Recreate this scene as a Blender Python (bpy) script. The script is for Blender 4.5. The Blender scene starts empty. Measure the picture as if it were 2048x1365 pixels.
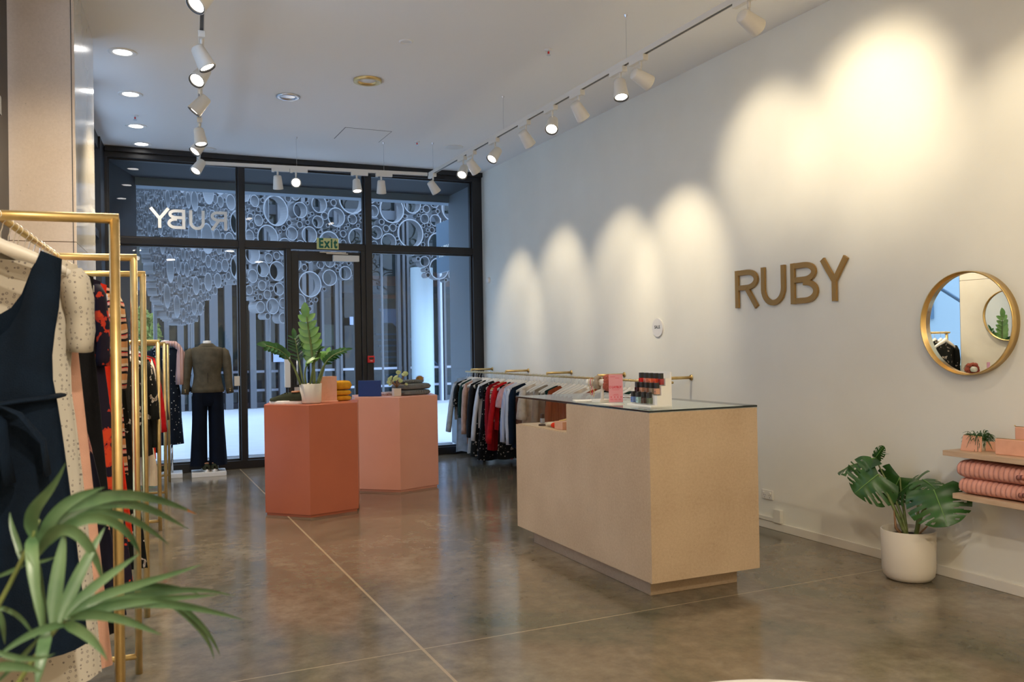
import bpy, math, random
from mathutils import Vector, Matrix, Euler
PI = math.pi
C = bpy.context.scene.collection
SC = bpy.context.scene

# ------------------------------------------------------------------ camera
YAW, PITCH, ROLL = math.radians(24.387), math.radians(0.3662), math.radians(-0.9256)
FPX, CX, CY, CAMH = 1726.9, 1024.0, 682.5, 1.45
fw = Vector((math.sin(YAW)*math.cos(PITCH), math.cos(YAW)*math.cos(PITCH), math.sin(PITCH)))
rt = Vector((math.cos(YAW), -math.sin(YAW), 0)); up = rt.cross(fw)
rt2 = math.cos(ROLL)*rt + math.sin(ROLL)*up
up2 = -math.sin(ROLL)*rt + math.cos(ROLL)*up
cam_d = bpy.data.cameras.new('camera'); cam = bpy.data.objects.new('camera', cam_d); C.objects.link(cam)
cam.matrix_world = Matrix(((rt2.x, up2.x, -fw.x, 0), (rt2.y, up2.y, -fw.y, 0), (rt2.z, up2.z, -fw.z, CAMH), (0, 0, 0, 1)))
cam_d.sensor_width = 36; cam_d.lens = FPX/2048*36
cam_d.clip_start = 0.05; cam_d.clip_end = 200
cam_d.dof.use_dof = True; cam_d.dof.focus_distance = 6.5; cam_d.dof.aperture_fstop = 5.0
SC.camera = cam
SC.view_settings.view_transform = 'Standard'; SC.view_settings.look = 'None'
SC.view_settings.gamma = 1; SC.view_settings.exposure = 0.38
SC.cycles.max_bounces = 8; SC.cycles.diffuse_bounces = 6; SC.cycles.glossy_bounces = 4
SC.cycles.transparent_max_bounces = 12; SC.cycles.transmission_bounces = 4
SC.cycles.sample_clamp_indirect = 8.0; SC.cycles.caustics_reflective = False; SC.cycles.caustics_refractive = False
SC.cycles.use_denoising = True

# ------------------------------------------------------------------ sky
w = bpy.data.worlds.new('sky'); SC.world = w; w.use_nodes = True
bg = w.node_tree.nodes['Background']; bg.inputs[0].default_value = (0.52, 0.69, 1.0, 1); bg.inputs[1].default_value = 3.3

# a view ray met with a plane of the room
def ray(px, py): return rt2*((px-CX)/FPX) - up2*((py-CY)/FPX) + fw
O = Vector((0, 0, CAMH))
def onz(px, py, z=0.0): d = ray(px, py); return d*((z-CAMH)/d.z)+O
def ony(px, py, y): d = ray(px, py); return d*(y/d.y)+O
def onx(px, py, x): d = ray(px, py); return d*(x/d.x)+O

# ------------------------------------------------------------------ materials
def nm(name):
    m = bpy.data.materials.new(name); m.use_nodes = True
    return m, m.node_tree, m.node_tree.nodes['Principled BSDF']
def L(nt, a, b): nt.links.new(a, b)
def node(nt, t, **kw):
    n = nt.nodes.new(t)
    for k, v in kw.items(): setattr(n, k, v)
    return n
def c4(c): return (c[0], c[1], c[2], 1)
def sr(r, g, b):
    f = lambda v: ((v/255+.055)/1.055)**2.4 if v > 10 else v/255/12.92
    return (f(r), f(g), f(b))
def coords(nt): return node(nt, 'ShaderNodeTexCoord').outputs['Object']
def flat(name, col, rough=.5, metal=0, spec=.5, coat=0):
    m, nt, b = nm(name)
    b.inputs['Base Color'].default_value = c4(col); b.inputs['Roughness'].default_value = rough
    b.inputs['Metallic'].default_value = metal; b.inputs['Specular IOR Level'].default_value = spec
    b.inputs['Coat Weight'].default_value = coat
    return m
def noisy(name, c1, c2, scale=8, rough=.6, detail=4, metal=0, bump=0, bscale=None, stretch=(1,1,1), spec=.5, coat=0):
    m, nt, b = nm(name); co = coords(nt)
    mp = node(nt, 'ShaderNodeMapping'); mp.inputs['Scale'].default_value = stretch; L(nt, co, mp.inputs[0])
    n = node(nt, 'ShaderNodeTexNoise'); n.inputs['Scale'].default_value = scale; n.inputs['Detail'].default_value = detail
    L(nt, mp.outputs[0], n.inputs['Vector'])
    r = node(nt, 'ShaderNodeValToRGB'); r.color_ramp.elements[0].position = .3; r.color_ramp.elements[1].position = .7
    r.color_ramp.elements[0].color = c4(c1); r.color_ramp.elements[1].color = c4(c2)
    L(nt, n.outputs[0], r.inputs[0]); L(nt, r.outputs[0], b.inputs['Base Color'])
    b.inputs['Roughness'].default_value = rough; b.inputs['Metallic'].default_value = metal
    b.inputs['Specular IOR Level'].default_value = spec; b.inputs['Coat Weight'].default_value = coat
    if bump:
        n2 = node(nt, 'ShaderNodeTexNoise'); n2.inputs['Scale'].default_value = bscale or scale*6; L(nt, co, n2.inputs['Vector'])
        bp = node(nt, 'ShaderNodeBump'); bp.inputs['Strength'].default_value = bump; bp.inputs['Distance'].default_value = .01
        L(nt, n2.outputs[0], bp.inputs['Height']); L(nt, bp.outputs[0], b.inputs['Normal'])
    return m
def fabric(name, col, rough=.9, var=.18):
    return noisy(name, [c*(1-var) for c in col], [min(1, c*(1+var)) for c in col], 14, rough, bump=.25, bscale=260, spec=.2)
def dotted(name, base, dot, scale=28, size=.2, rough=.85):
    m, nt, b = nm(name); co = coords(nt)
    v = node(nt, 'ShaderNodeTexVoronoi'); v.inputs['Scale'].default_value = scale; v.inputs['Randomness'].default_value = .75; L(nt, co, v.inputs['Vector'])
    lt = node(nt, 'ShaderNodeMath', operation='LESS_THAN'); lt.inputs[1].default_value = size; L(nt, v.outputs['Distance'], lt.inputs[0])
    mx = node(nt, 'ShaderNodeMix', data_type='RGBA'); mx.inputs[6].default_value = c4(base); mx.inputs[7].default_value = c4(dot)
    L(nt, lt.outputs[0], mx.inputs[0]); L(nt, mx.outputs[2], b.inputs['Base Color']); b.inputs['Roughness'].default_value = rough
    b.inputs['Specular IOR Level'].default_value = .2
    return m
def ringdot(name, base, dot, scale=30):
    m, nt, b = nm(name); co = coords(nt)
    v = node(nt, 'ShaderNodeTexVoronoi'); v.inputs['Scale'].default_value = scale; v.inputs['Randomness'].default_value = .5; L(nt, co, v.inputs['Vector'])
    s = node(nt, 'ShaderNodeMath', operation='SUBTRACT'); s.inputs[1].default_value = .2; L(nt, v.outputs['Distance'], s.inputs[0])
    a = node(nt, 'ShaderNodeMath', operation='ABSOLUTE'); L(nt, s.outputs[0], a.inputs[0])
    lt = node(nt, 'ShaderNodeMath', operation='LESS_THAN'); lt.inputs[1].default_value = .06; L(nt, a.outputs[0], lt.inputs[0])
    mx = node(nt, 'ShaderNodeMix', data_type='RGBA'); mx.inputs[6].default_value = c4(base); mx.inputs[7].default_value = c4(dot)
    L(nt, lt.outputs[0], mx.inputs[0]); L(nt, mx.outputs[2], b.inputs['Base Color']); b.inputs['Roughness'].default_value = .9
    b.inputs['Specular IOR Level'].default_value = .2
    return m
def floral(name, base, c1, c2, scale=9, t=.56):
    m, nt, b = nm(name); co = coords(nt)
    n = node(nt, 'ShaderNodeTexNoise'); n.inputs['Scale'].default_value = scale*2.2; n.inputs['Detail'].default_value = 3; L(nt, co, n.inputs['Vector'])
    v = node(nt, 'ShaderNodeTexVoronoi'); v.inputs['Scale'].default_value = scale; L(nt, co, v.inputs['Vector'])
    ad = node(nt, 'ShaderNodeMath', operation='SUBTRACT'); L(nt, n.outputs[0], ad.inputs[0]); 
    hf = node(nt, 'ShaderNodeMath', operation='MULTIPLY'); hf.inputs[1].default_value = .35; L(nt, v.outputs['Distance'], hf.inputs[0]); L(nt, hf.outputs[0], ad.inputs[1])
    r = node(nt, 'ShaderNodeValToRGB'); r.color_ramp.interpolation = 'CONSTANT'
    r.color_ramp.elements[0].color = c4(base); r.color_ramp.elements[1].position = t-.14; r.color_ramp.elements[1].color = c4(c1)
    e = r.color_ramp.elements.new(t-.08); e.color = c4(c2)
    L(nt, ad.outputs[0], r.inputs[0]); L(nt, r.outputs[0], b.inputs['Base Color']); b.inputs['Roughness'].default_value = .85
    b.inputs['Specular IOR Level'].default_value = .2
    return m
def striped(name, cols, period, axis='Z', rough=.85):
    m, nt, b = nm(name); co = coords(nt)
    n = node(nt, 'ShaderNodeTexNoise'); n.inputs['Scale'].default_value = 4; L(nt, co, n.inputs['Vector'])
    sp = node(nt, 'ShaderNodeSeparateXYZ'); L(nt, co, sp.inputs[0])
    wob = node(nt, 'ShaderNodeMath', operation='MULTIPLY_ADD'); wob.inputs[1].default_value = period*.8; L(nt, n.outputs[0], wob.inputs[0]); L(nt, sp.outputs[axis], wob.inputs[2])
    dv = node(nt, 'ShaderNodeMath', operation='DIVIDE'); dv.inputs[1].default_value = period; L(nt, wob.outputs[0], dv.inputs[0])
    fr = node(nt, 'ShaderNodeMath', operation='FRACT'); L(nt, dv.outputs[0], fr.inputs[0])
    r = node(nt, 'ShaderNodeValToRGB'); r.color_ramp.interpolation = 'CONSTANT'; els = r.color_ramp.elements
    els[0].color = c4(cols[0][1]); els[1].position = cols[1][0]; els[1].color = c4(cols[1][1])
    for p, c in cols[2:]: e = els.new(p); e.color = c4(c)
    L(nt, fr.outputs[0], r.inputs[0]); L(nt, r.outputs[0], b.inputs['Base Color']); b.inputs['Roughness'].default_value = rough
    b.inputs['Specular IOR Level'].default_value = .2
    return m
def ribbed(name, col, period=.018, axis='X', depth=.5, rough=.9):
    m, nt, b = nm(name); co = coords(nt)
    sp = node(nt, 'ShaderNodeSeparateXYZ'); L(nt, co, sp.inputs[0])
    ml = node(nt, 'ShaderNodeMath', operation='MULTIPLY'); ml.inputs[1].default_value = 2*PI/period; L(nt, sp.outputs[axis], ml.inputs[0])
    s = node(nt, 'ShaderNodeMath', operation='SINE'); L(nt, ml.outputs[0], s.inputs[0])
    bp = node(nt, 'ShaderNodeBump'); bp.inputs['Strength'].default_value = depth; bp.inputs['Distance'].default_value = .004
    L(nt, s.outputs[0], bp.inputs['Height']); L(nt, bp.outputs[0], b.inputs['Normal'])
    b.inputs['Base Color'].default_value = c4(col); b.inputs['Roughness'].default_value = rough; b.inputs['Specular IOR Level'].default_value = .15
    return m
def emit(name, col, s):
    m = bpy.data.materials.new(name); m.use_nodes = True; nt = m.node_tree; nt.nodes.remove(nt.nodes['Principled BSDF'])
    e = node(nt, 'ShaderNodeEmission'); e.inputs[0].default_value = c4(col); e.inputs[1].default_value = s
    L(nt, e.outputs[0], nt.nodes['Material Output'].inputs[0]); return m
def pane_mat(name, tint=(1, 1, 1), ior=1.5, rough=.0):
    m = bpy.data.materials.new(name); m.use_nodes = True; nt = m.node_tree; nt.nodes.remove(nt.nodes['Principled BSDF'])
    t = node(nt, 'ShaderNodeBsdfTransparent'); t.inputs[0].default_value = c4(tint)
    g = node(nt, 'ShaderNodeBsdfGlossy'); g.inputs['Roughness'].default_value = rough
    f0 = node(nt, 'ShaderNodeFresnel'); f0.inputs[0].default_value = ior
    ge = node(nt, 'ShaderNodeNewGeometry'); iv = node(nt, 'ShaderNodeMath', operation='SUBTRACT'); iv.inputs[0].default_value = 1; L(nt, ge.outputs['Backfacing'], iv.inputs[1])
    f = node(nt, 'ShaderNodeMath', operation='MULTIPLY'); L(nt, f0.outputs[0], f.inputs[0]); L(nt, iv.outputs[0], f.inputs[1])
    mx = node(nt, 'ShaderNodeMixShader'); L(nt, f.outputs[0], mx.inputs[0]); L(nt, t.outputs[0], mx.inputs[1]); L(nt, g.outputs[0], mx.inputs[2])
    L(nt, mx.outputs[0], nt.nodes['Material Output'].inputs[0]); return m

def floor_mat():
    m, nt, b = nm('polished_concrete'); co = coords(nt)
    mp = node(nt, 'ShaderNodeMapping'); mp.inputs['Scale'].default_value = (1, .8, 1); L(nt, co, mp.inputs[0])
    n1 = node(nt, 'ShaderNodeTexNoise'); n1.inputs['Scale'].default_value = 1.1; n1.inputs['Detail'].default_value = 7; n1.inputs['Roughness'].default_value = .62; n1.inputs['Distortion'].default_value = .6; L(nt, mp.outputs[0], n1.inputs['Vector'])
    r = node(nt, 'ShaderNodeValToRGB'); els = r.color_ramp.elements
    els[0].position = .3; els[0].color = c4((.105, .105, .072)); els[1].position = .72; els[1].color = c4((.275, .235, .17))
    e = els.new(.5); e.color = c4((.185, .148, .102))
    L(nt, n1.outputs[0], r.inputs[0])
    n2 = node(nt, 'ShaderNodeTexNoise'); n2.inputs['Scale'].default_value = 9; n2.inputs['Detail'].default_value = 8; n2.inputs['Roughness'].default_value = .7; L(nt, co, n2.inputs['Vector'])
    r2 = node(nt, 'ShaderNodeValToRGB'); r2.color_ramp.elements[0].position = .3; r2.color_ramp.elements[0].color = (.72, .72, .72, 1); r2.color_ramp.elements[1].position = .75; r2.color_ramp.elements[1].color = (1.3, 1.28, 1.25, 1)
    L(nt, n2.outputs[0], r2.inputs[0])
    mu = node(nt, 'ShaderNodeMix', data_type='RGBA', blend_type='MULTIPLY'); mu.inputs[0].default_value = 1
    L(nt, r.outputs[0], mu.inputs[6]); L(nt, r2.outputs[0], mu.inputs[7])
    # saw-cut joints
    sp = node(nt, 'ShaderNodeSeparateXYZ'); L(nt, co, sp.inputs[0])
    outs = []
    for (p, q, hw) in ((onz(477, 936), onz(912, 1365), .0075), (onz(550, 1350), onz(1549, 1177), .0035)):
        d = (q-p).normalized(); nx, ny = -d.y, d.x; k = nx*p.x+ny*p.y
        a = node(nt, 'ShaderNodeMath', operation='MULTIPLY'); a.inputs[1].default_value = nx; L(nt, sp.outputs['X'], a.inputs[0])
        bb = node(nt, 'ShaderNodeMath', operation='MULTIPLY_ADD'); bb.inputs[1].default_value = ny; L(nt, sp.outputs['Y'], bb.inputs[0]); L(nt, a.outputs[0], bb.inputs[2])
        s = node(nt, 'ShaderNodeMath', operation='SUBTRACT'); s.inputs[1].default_value = k; L(nt, bb.outputs[0], s.inputs[0])
        ab = node(nt, 'ShaderNodeMath', operation='ABSOLUTE'); L(nt, s.outputs[0], ab.inputs[0])
        lt = node(nt, 'ShaderNodeMath', operation='LESS_THAN'); lt.inputs[1].default_value = hw; L(nt, ab.outputs[0], lt.inputs[0]); outs.append(lt.outputs[0])
    mxm = node(nt, 'ShaderNodeMath', operation='MAXIMUM'); L(nt, outs[0], mxm.inputs[0]); L(nt, outs[1], mxm.inputs[1])
    sc = node(nt, 'ShaderNodeMath', operation='MULTIPLY'); sc.inputs[1].default_value = .8; L(nt, mxm.outputs[0], sc.inputs[0])
    m2 = node(nt, 'ShaderNodeMix', data_type='RGBA'); L(nt, sc.outputs[0], m2.inputs[0]); L(nt, mu.outputs[2], m2.inputs[6]); m2.inputs[7].default_value = (.46, .36, .23, 1)
    L(nt, m2.outputs[2], b.inputs['Base Color'])
    rr = node(nt, 'ShaderNodeMapRange'); rr.inputs[1].default_value = .3; rr.inputs[2].default_value = .7; rr.inputs[3].default_value = .08; rr.inputs[4].default_value = .20
    L(nt, n2.outputs[0], rr.inputs[0]); L(nt, rr.outputs[0], b.inputs['Roughness'])
    b.inputs['Specular IOR Level'].default_value = .72
    bp = node(nt, 'ShaderNodeBump'); bp.inputs['Strength'].default_value = .03; bp.inputs['Distance'].default_value = .01
    L(nt, n2.outputs[0], bp.inputs['Height']); L(nt, bp.outputs[0], b.inputs['Normal'])
    return m

def board_mat(name, c1, c2):
    m, nt, b = nm(name); co = coords(nt)
    n = node(nt, 'ShaderNodeTexNoise'); n.inputs['Scale'].default_value = 60; n.inputs['Detail'].default_value = 6; n.inputs['Roughness'].default_value = .8; L(nt, co, n.inputs['Vector'])
    n2 = node(nt, 'ShaderNodeTexNoise'); n2.inputs['Scale'].default_value = 3; n2.inputs['Detail'].default_value = 3; L(nt, co, n2.inputs['Vector'])
    av = node(nt, 'ShaderNodeMath', operation='MULTIPLY_ADD'); av.inputs[1].default_value = .4; L(nt, n2.outputs[0], av.inputs[0]); 
    hf = node(nt, 'ShaderNodeMath', operation='MULTIPLY'); hf.inputs[1].default_value = .6; L(nt, n.outputs[0], hf.inputs[0]); L(nt, hf.outputs[0], av.inputs[2])
    r = node(nt, 'ShaderNodeValToRGB'); r.color_ramp.elements[0].position = .35; r.color_ramp.elements[0].color = c4(c1); r.color_ramp.elements[1].position = .62; r.color_ramp.elements[1].color = c4(c2)
    L(nt, av.outputs[0], r.inputs[0])
    v = node(nt, 'ShaderNodeTexVoronoi'); v.inputs['Scale'].default_value = 16; L(nt, co, v.inputs['Vector'])
    lt = node(nt, 'ShaderNodeMath', operation='LESS_THAN'); lt.inputs[1].default_value = .05; L(nt, v.outputs['Distance'], lt.inputs[0])
    hm = node(nt, 'ShaderNodeMath', operation='MULTIPLY'); hm.inputs[1].default_value = .45; L(nt, lt.outputs[0], hm.inputs[0])
    mx = node(nt, 'ShaderNodeMix', data_type='RGBA'); L(nt, hm.outputs[0], mx.inputs[0]); L(nt, r.outputs[0], mx.inputs[6]); mx.inputs[7].default_value = c4([c*.45 for c in c1])
    L(nt, mx.outputs[2], b.inputs['Base Color']); b.inputs['Roughness'].default_value = .5
    return m
def wood_mat(name, c1, c2):
    return noisy(name, c1, c2, 12, .45, stretch=(6, .6, 6))

M = dict(
 floor=floor_mat(),
 ceiling=flat('ceiling_paint', (.84, .83, .81), .85),
 wall=noisy('wall_paint', (.77, .755, .675), (.80, .785, .705), 3, .75, bump=.03, bscale=90),
 base=flat('skirting_paint', (.74, .70, .62), .45),
 black=flat('black_powdercoat', (.010, .010, .012), .42),
 soffit=flat('canopy_steel', (.022, .026, .032), .6, spec=.2), pblack=flat('matte_black_portal', (.008, .009, .011), .7, spec=.15), beam=flat('canopy_fascia', (.20, .25, .30), .5),
 exwall=flat('portal_panel', (.16, .19, .22), .45),
 glass=pane_mat('window_glass', (.93, .97, .98)), cglass=pane_mat('case_glass', (.96, .98, .97)),
 board=board_mat('speckled_board', (.43, .31, .20), (.56, .425, .29)),
 pierboard=board_mat('pier_board', (.64, .50, .375), (.74, .595, .465)),
 pierside=noisy('pier_lacquer', (.60, .56, .48), (.66, .62, .54), 3, .22, coat=.6),
 brass=noisy('brushed_brass', (.70, .46, .16), (.80, .56, .24), 30, .30, metal=1, stretch=(1, 1, .2)),
 brassm=noisy('satin_gold', (.62, .44, .18), (.74, .54, .24), 20, .38, metal=.85),
 bronze=flat('bronze_letters', (.36, .205, .055), .42, metal=.35),
 chrome=flat('chrome_wire', (.8, .8, .8), .18, metal=1),
 steel=flat('brushed_steel', (.6, .6, .62), .3, metal=1),
 white=flat('white_satin', (.80, .78, .74), .4), offwhite=flat('offwhite_satin', (.74, .71, .64), .45),
 hanger=flat('hanger_white', (.74, .715, .66), .4),
 lampw=flat('lamp_white', (.72, .69, .63), .45), dark=flat('dark_trim', (.02, .02, .02), .4),
 lens=emit('lamp_lens', (1, .9, .78), 14), downl=emit('downlight_lens', (1, .97, .93), 12),
 orange=noisy('terracotta_paint', (.50, .135, .065), (.53, .145, .07), 4, .38), pink=noisy('coral_paint', (.80, .38, .27), (.83, .40, .285), 4, .35),
 pot=flat('matte_cream_pot', (.66, .60, .50), .5), soil=noisy('soil', (.01, .008, .006), (.03, .02, .015), 60, .95),
 leaf=noisy('leaf_green', (.012, .055, .010), (.035, .12, .022), 9, .36), leafl=noisy('leaf_light', (.10, .26, .05), (.20, .36, .09), 9, .36),
 palm=noisy('palm_green', (.035, .095, .040), (.11, .195, .09), 12, .38), brownleaf=flat('dry_leaf_tip', (.42, .17, .05), .6),
 stem=noisy('stem_green', (.10, .15, .04), (.19, .23, .07), 12, .5), stemb=flat('stem_brown', (.28, .15, .07), .7),
 leafyel=noisy('variegated_leaf', (.35, .45, .14), (.62, .62, .30), 25, .4),
 oak=wood_mat('pale_oak', (.52, .36, .235), (.62, .45, .31)),
 blue=flat('cobalt_card', (.008, .05, .24), .45), peach=noisy('peach_leather', (.70, .36, .24), (.76, .41, .28), 30, .5),
 mirror=flat('mirror_glass', (.92, .94, .92), .0, metal=1),
 exit_g=flat('exit_green', (.0, .12, .07), .5), exit_y=flat('exit_photolume', (.62, .62, .26), .5), red=flat('alarm_red', (.62, .02, .02), .4),
 vinyl=flat('white_vinyl', (.88, .85, .78), .6),
)
navy = fabric('navy_cotton', (.003, .010, .024)); black_f = fabric('black_wool', (.010, .010, .012)); blackc = fabric('black_coat', (.018, .018, .016))
creamp = ringdot('cream_ring_print', (.58, .535, .46), (.22, .19, .18), 62); blush = fabric('blush_crepe', (.68, .38, .28), .6, .06)
navfl = floral('navy_floral', (.008, .008, .02), (.45, .22, .18), (.30, .13, .12), 8, .60); redfl = floral('navy_red_floral', (.012, .008, .02), (.5, .04, .02), (.62, .06, .02), 9, .56)
scarlet = fabric('scarlet', (.72, .035, .012)); redf = fabric('red_wool', (.58, .01, .012)); dred = ribbed('dark_red_pleat', (.36, .008, .014), .02, 'X', 1)
stripe = striped('multi_stripe', [(0, (.62, .30, .12)), (.34, (.012, .01, .012)), (.5, (.70, .38, .28)), (.68, (.60, .04, .04)), (.74, (.015, .01, .01)), (.82, (.70, .55, .40))], .075)
blkfl = floral('black_white_floral', (.008, .009, .008), (.50, .44, .38), (.25, .18, .13), 13, .60); blkdot = dotted('black_dots', (.007, .008, .012), (.62, .60, .56), 30, .2)
blkdot2 = dotted('black_dashes', (.006, .012, .025), (.55, .58, .60), 24, .17)
lav = fabric('lavender', (.46, .46, .62)); creamf = ribbed('cream_pleat', (.70, .60, .47), .035, 'X', 1); creamk = fabric('cream_knit', (.66, .57, .46))
whitef = fabric('white_cotton', (.72, .73, .76), .8, .05); greyf = fabric('pale_grey_wool', (.42, .44, .46)); dkgreen = fabric('bottle_green', (.006, .03, .025))
dusty = fabric('dusty_tan_silk', (.50, .30, .22), .5, .2); bluest = striped('blue_stripe_shirt', [(0, (.50, .56, .74)), (.5, (.66, .69, .78))], .02, 'X'); pinkf = fabric('pale_pink', (.70, .38, .36))
rust = ribbed('rust_pleat', (.30, .07, .025), .03, 'X', 1); denim = fabric('pale_denim', (.36, .48, .66)); taupe = fabric('taupe', (.30, .25, .19)); olive = fabric('olive_wool', (.105, .088, .058), .9, .22)
mustard = fabric('mustard_knit', (.55, .27, .02), .95, .25); greyk = ribbed('grey_rib_knit', (.21, .225, .225), .012, 'X', .8); pinkk = ribbed('pink_cable_knit', (.62, .27, .22), .028, 'Y', 1.0)
pinkscarf = ribbed('pink_rib_scarf', (.72, .46, .42), .03, 'X', 1.0); fur = fabric('ginger_fur', (.42, .22, .06), 1, .35); shoeg = fabric('green_canvas', (.035, .04, .022)); tan = flat('tan_lining', (.45, .2, .1), .7)

# ------------------------------------------------------------------ mesh helpers
def tag(o, label=None, cat=None, group=None, kind=None):
    if label: o['label'] = label
    if cat: o['category'] = cat
    if group: o['group'] = group
    if kind: o['kind'] = kind
    return o
class MB:
    def __init__(s): s.v = []; s.f = []
    def add(s, v, f):
        n = len(s.v); s.v += [tuple(p) for p in v]; s.f += [tuple(i+n for i in q) for q in f]; return s
    def box(s, x0, x1, y0, y1, z0, z1, mt=None):
        v = [Vector(p) for p in ((x0,y0,z0),(x1,y0,z0),(x1,y1,z0),(x0,y1,z0),(x0,y0,z1),(x1,y0,z1),(x1,y1,z1),(x0,y1,z1))]
        if mt: v = [mt @ p for p in v]
        return s.add(v, [(0,3,2,1),(4,5,6,7),(0,1,5,4),(1,2,6,5),(2,3,7,6),(3,0,4,7)])
    def prism(s, pts, z0, z1):
        n = len(pts); v = [(p[0], p[1], z0) for p in pts]+[(p[0], p[1], z1) for p in pts]
        return s.add(v, [tuple(range(n))[::-1], tuple(range(n, 2*n))]+[(i, (i+1) % n, n+(i+1) % n, n+i) for i in range(n)])
    def tube(s, pts, r, n=8, caps=True, flat_=1.0):
        pts = [Vector(p) for p in pts]; rs = r if isinstance(r, (list, tuple)) else [r]*len(pts); rings = []; prev = None
        for i, p in enumerate(pts):
            d = (pts[min(i+1, len(pts)-1)]-pts[max(i-1, 0)]).normalized()
            if prev is None:
                a = Vector((0, 0, 1)) if abs(d.z) < .9 else Vector((1, 0, 0)); u = d.cross(a).normalized()
            else: u = (prev-d*prev.dot(d)).normalized()
            prev = u; vv = d.cross(u)
            rings.append([p+u*(rs[i]*math.cos(2*PI*k/n))+vv*(rs[i]*flat_*math.sin(2*PI*k/n)) for k in range(n)])
        v = [q for ring in rings for q in ring]; m = len(rings)
        f = [(i*n+k, i*n+(k+1) % n, (i+1)*n+(k+1) % n, (i+1)*n+k) for i in range(m-1) for k in range(n)]
        if caps: f += [tuple(range(n))[::-1], tuple((m-1)*n+k for k in range(n))]
        return s.add(v, f)
    def lathe(s, prof, n=32, mt=None, close=False):
        v = [Vector((r*math.cos(2*PI*k/n), r*math.sin(2*PI*k/n), z)) for r, z in prof for k in range(n)]
        if mt: v = [mt @ p for p in v]
        m = len(prof); f = [(i*n+k, i*n+(k+1) % n, (i+1)*n+(k+1) % n, (i+1)*n+k) for i in range(m-1) for k in range(n)]
        return s.add(v, f)
    def grid(s, rows, wrap=False):
        n = len(rows[0]); v = [p for r in rows for p in r]; e = n if wrap else n-1
        return s.add(v, [(i*n+k, i*n+(k+1) % n, (i+1)*n+(k+1) % n, (i+1)*n+k) for i in range(len(rows)-1) for k in range(e)])
    def ball(s, c, r, n=12, m=8, sc=(1,1,1)):
        rows = [[(c[0]+r*sc[0]*math.sin(PI*i/m)*math.cos(2*PI*k/n), c[1]+r*sc[1]*math.sin(PI*i/m)*math.sin(2*PI*k/n), c[2]+r*sc[2]*math.cos(PI*i/m)) for k in range(n)] for i in range(m+1)]
        return s.grid(rows, True)
    def build(s, name, mat, parent=None, smooth=False, bevel=0, loc=None, rot=None, solid=0, sub=0):
        me = bpy.data.meshes.new(name); me.from_pydata(s.v, [], s.f); me.validate(); me.materials.append(mat)
        if smooth: me.polygons.foreach_set('use_smooth', [True]*len(me.polygons))
        o = bpy.data.objects.new(name, me); C.objects.link(o)
        if parent: o.parent = parent
        if loc is not None: o.location = loc
        if rot is not None: o.rotation_euler = rot
        if solid: md = o.modifiers.new('solid', 'SOLIDIFY'); md.thickness = solid; md.offset = 0
        if sub: md = o.modifiers.new('sub', 'SUBSURF'); md.levels = sub; md.render_levels = sub
        if bevel: md = o.modifiers.new('bevel', 'BEVEL'); md.width = bevel; md.segments = 2; md.limit_method = 'ANGLE'
        return o
def empty(name, loc=(0,0,0), rz=0, label=None, cat=None, group=None):
    o = bpy.data.objects.new(name, None); C.objects.link(o); o.location = loc; o.rotation_euler = (0, 0, rz); o.empty_display_size = .1
    return tag(o, label, cat, group)
def copy_tree(o, parent=None):
    c = o.copy(); C.objects.link(c); c.parent = parent
    for ch in [x for x in bpy.data.objects if x.parent == o and x != c]: copy_tree(ch, c)
    return c
def struct(o): o['kind'] = 'structure'; return o
def rot_to(d):  # matrix taking +Z to d
    return Vector(d).to_track_quat('Z', 'Y').to_matrix().to_4x4()
def text(name, body, size, mat, parent, loc, rot, ext=.001, off=0, sx=1, align='CENTER', sp=1):
    cu = bpy.data.curves.new(name, 'FONT'); cu.body = body; cu.size = size; cu.extrude = ext; cu.offset = off; cu.align_x = align; cu.align_y = 'CENTER'; cu.space_character = sp
    t = bpy.data.objects.new('tmp', cu); C.objects.link(t); bpy.context.view_layer.update()
    me = bpy.data.meshes.new_from_object(t.evaluated_get(bpy.context.evaluated_depsgraph_get())); bpy.data.objects.remove(t); me.materials.clear(); me.materials.append(mat)
    o = bpy.data.objects.new(name, me); C.objects.link(o); o.parent = parent; o.location = loc; o.rotation_euler = rot; o.scale = (sx, 1, 1); return o

XR, YF, ZC = 4.59, 11.10, 3.86            # right wall, shopfront, ceiling
ANG = math.radians(4.1)                    # the left side of the shop runs at a slight angle
def xl(y): return -.165-.0717*(YF-y)

# ------------------------------------------------------------------ room shell
struct(MB().box(-2.2, XR+.2, -3.2, YF+.06, -.12, 0).build('floor', M['floor']))
struct(MB().box(-2.2, XR+.2, -3.2, YF-.03, ZC, ZC+.15).build('ceiling', M['ceiling']))
struct(MB().box(XR, XR+.15, -3.2, YF+.10, 0, ZC).build('wall_right', M['wall']))
struct(MB().box(-2.2, XR+.2, -3.35, -3.2, 0, ZC).build('wall_back', M['wall']))
struct(MB().box(XR-.014, XR, -3.2, YF-.1, 0, .062).build('baseboard_right', M['base'], bevel=.003))
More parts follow.
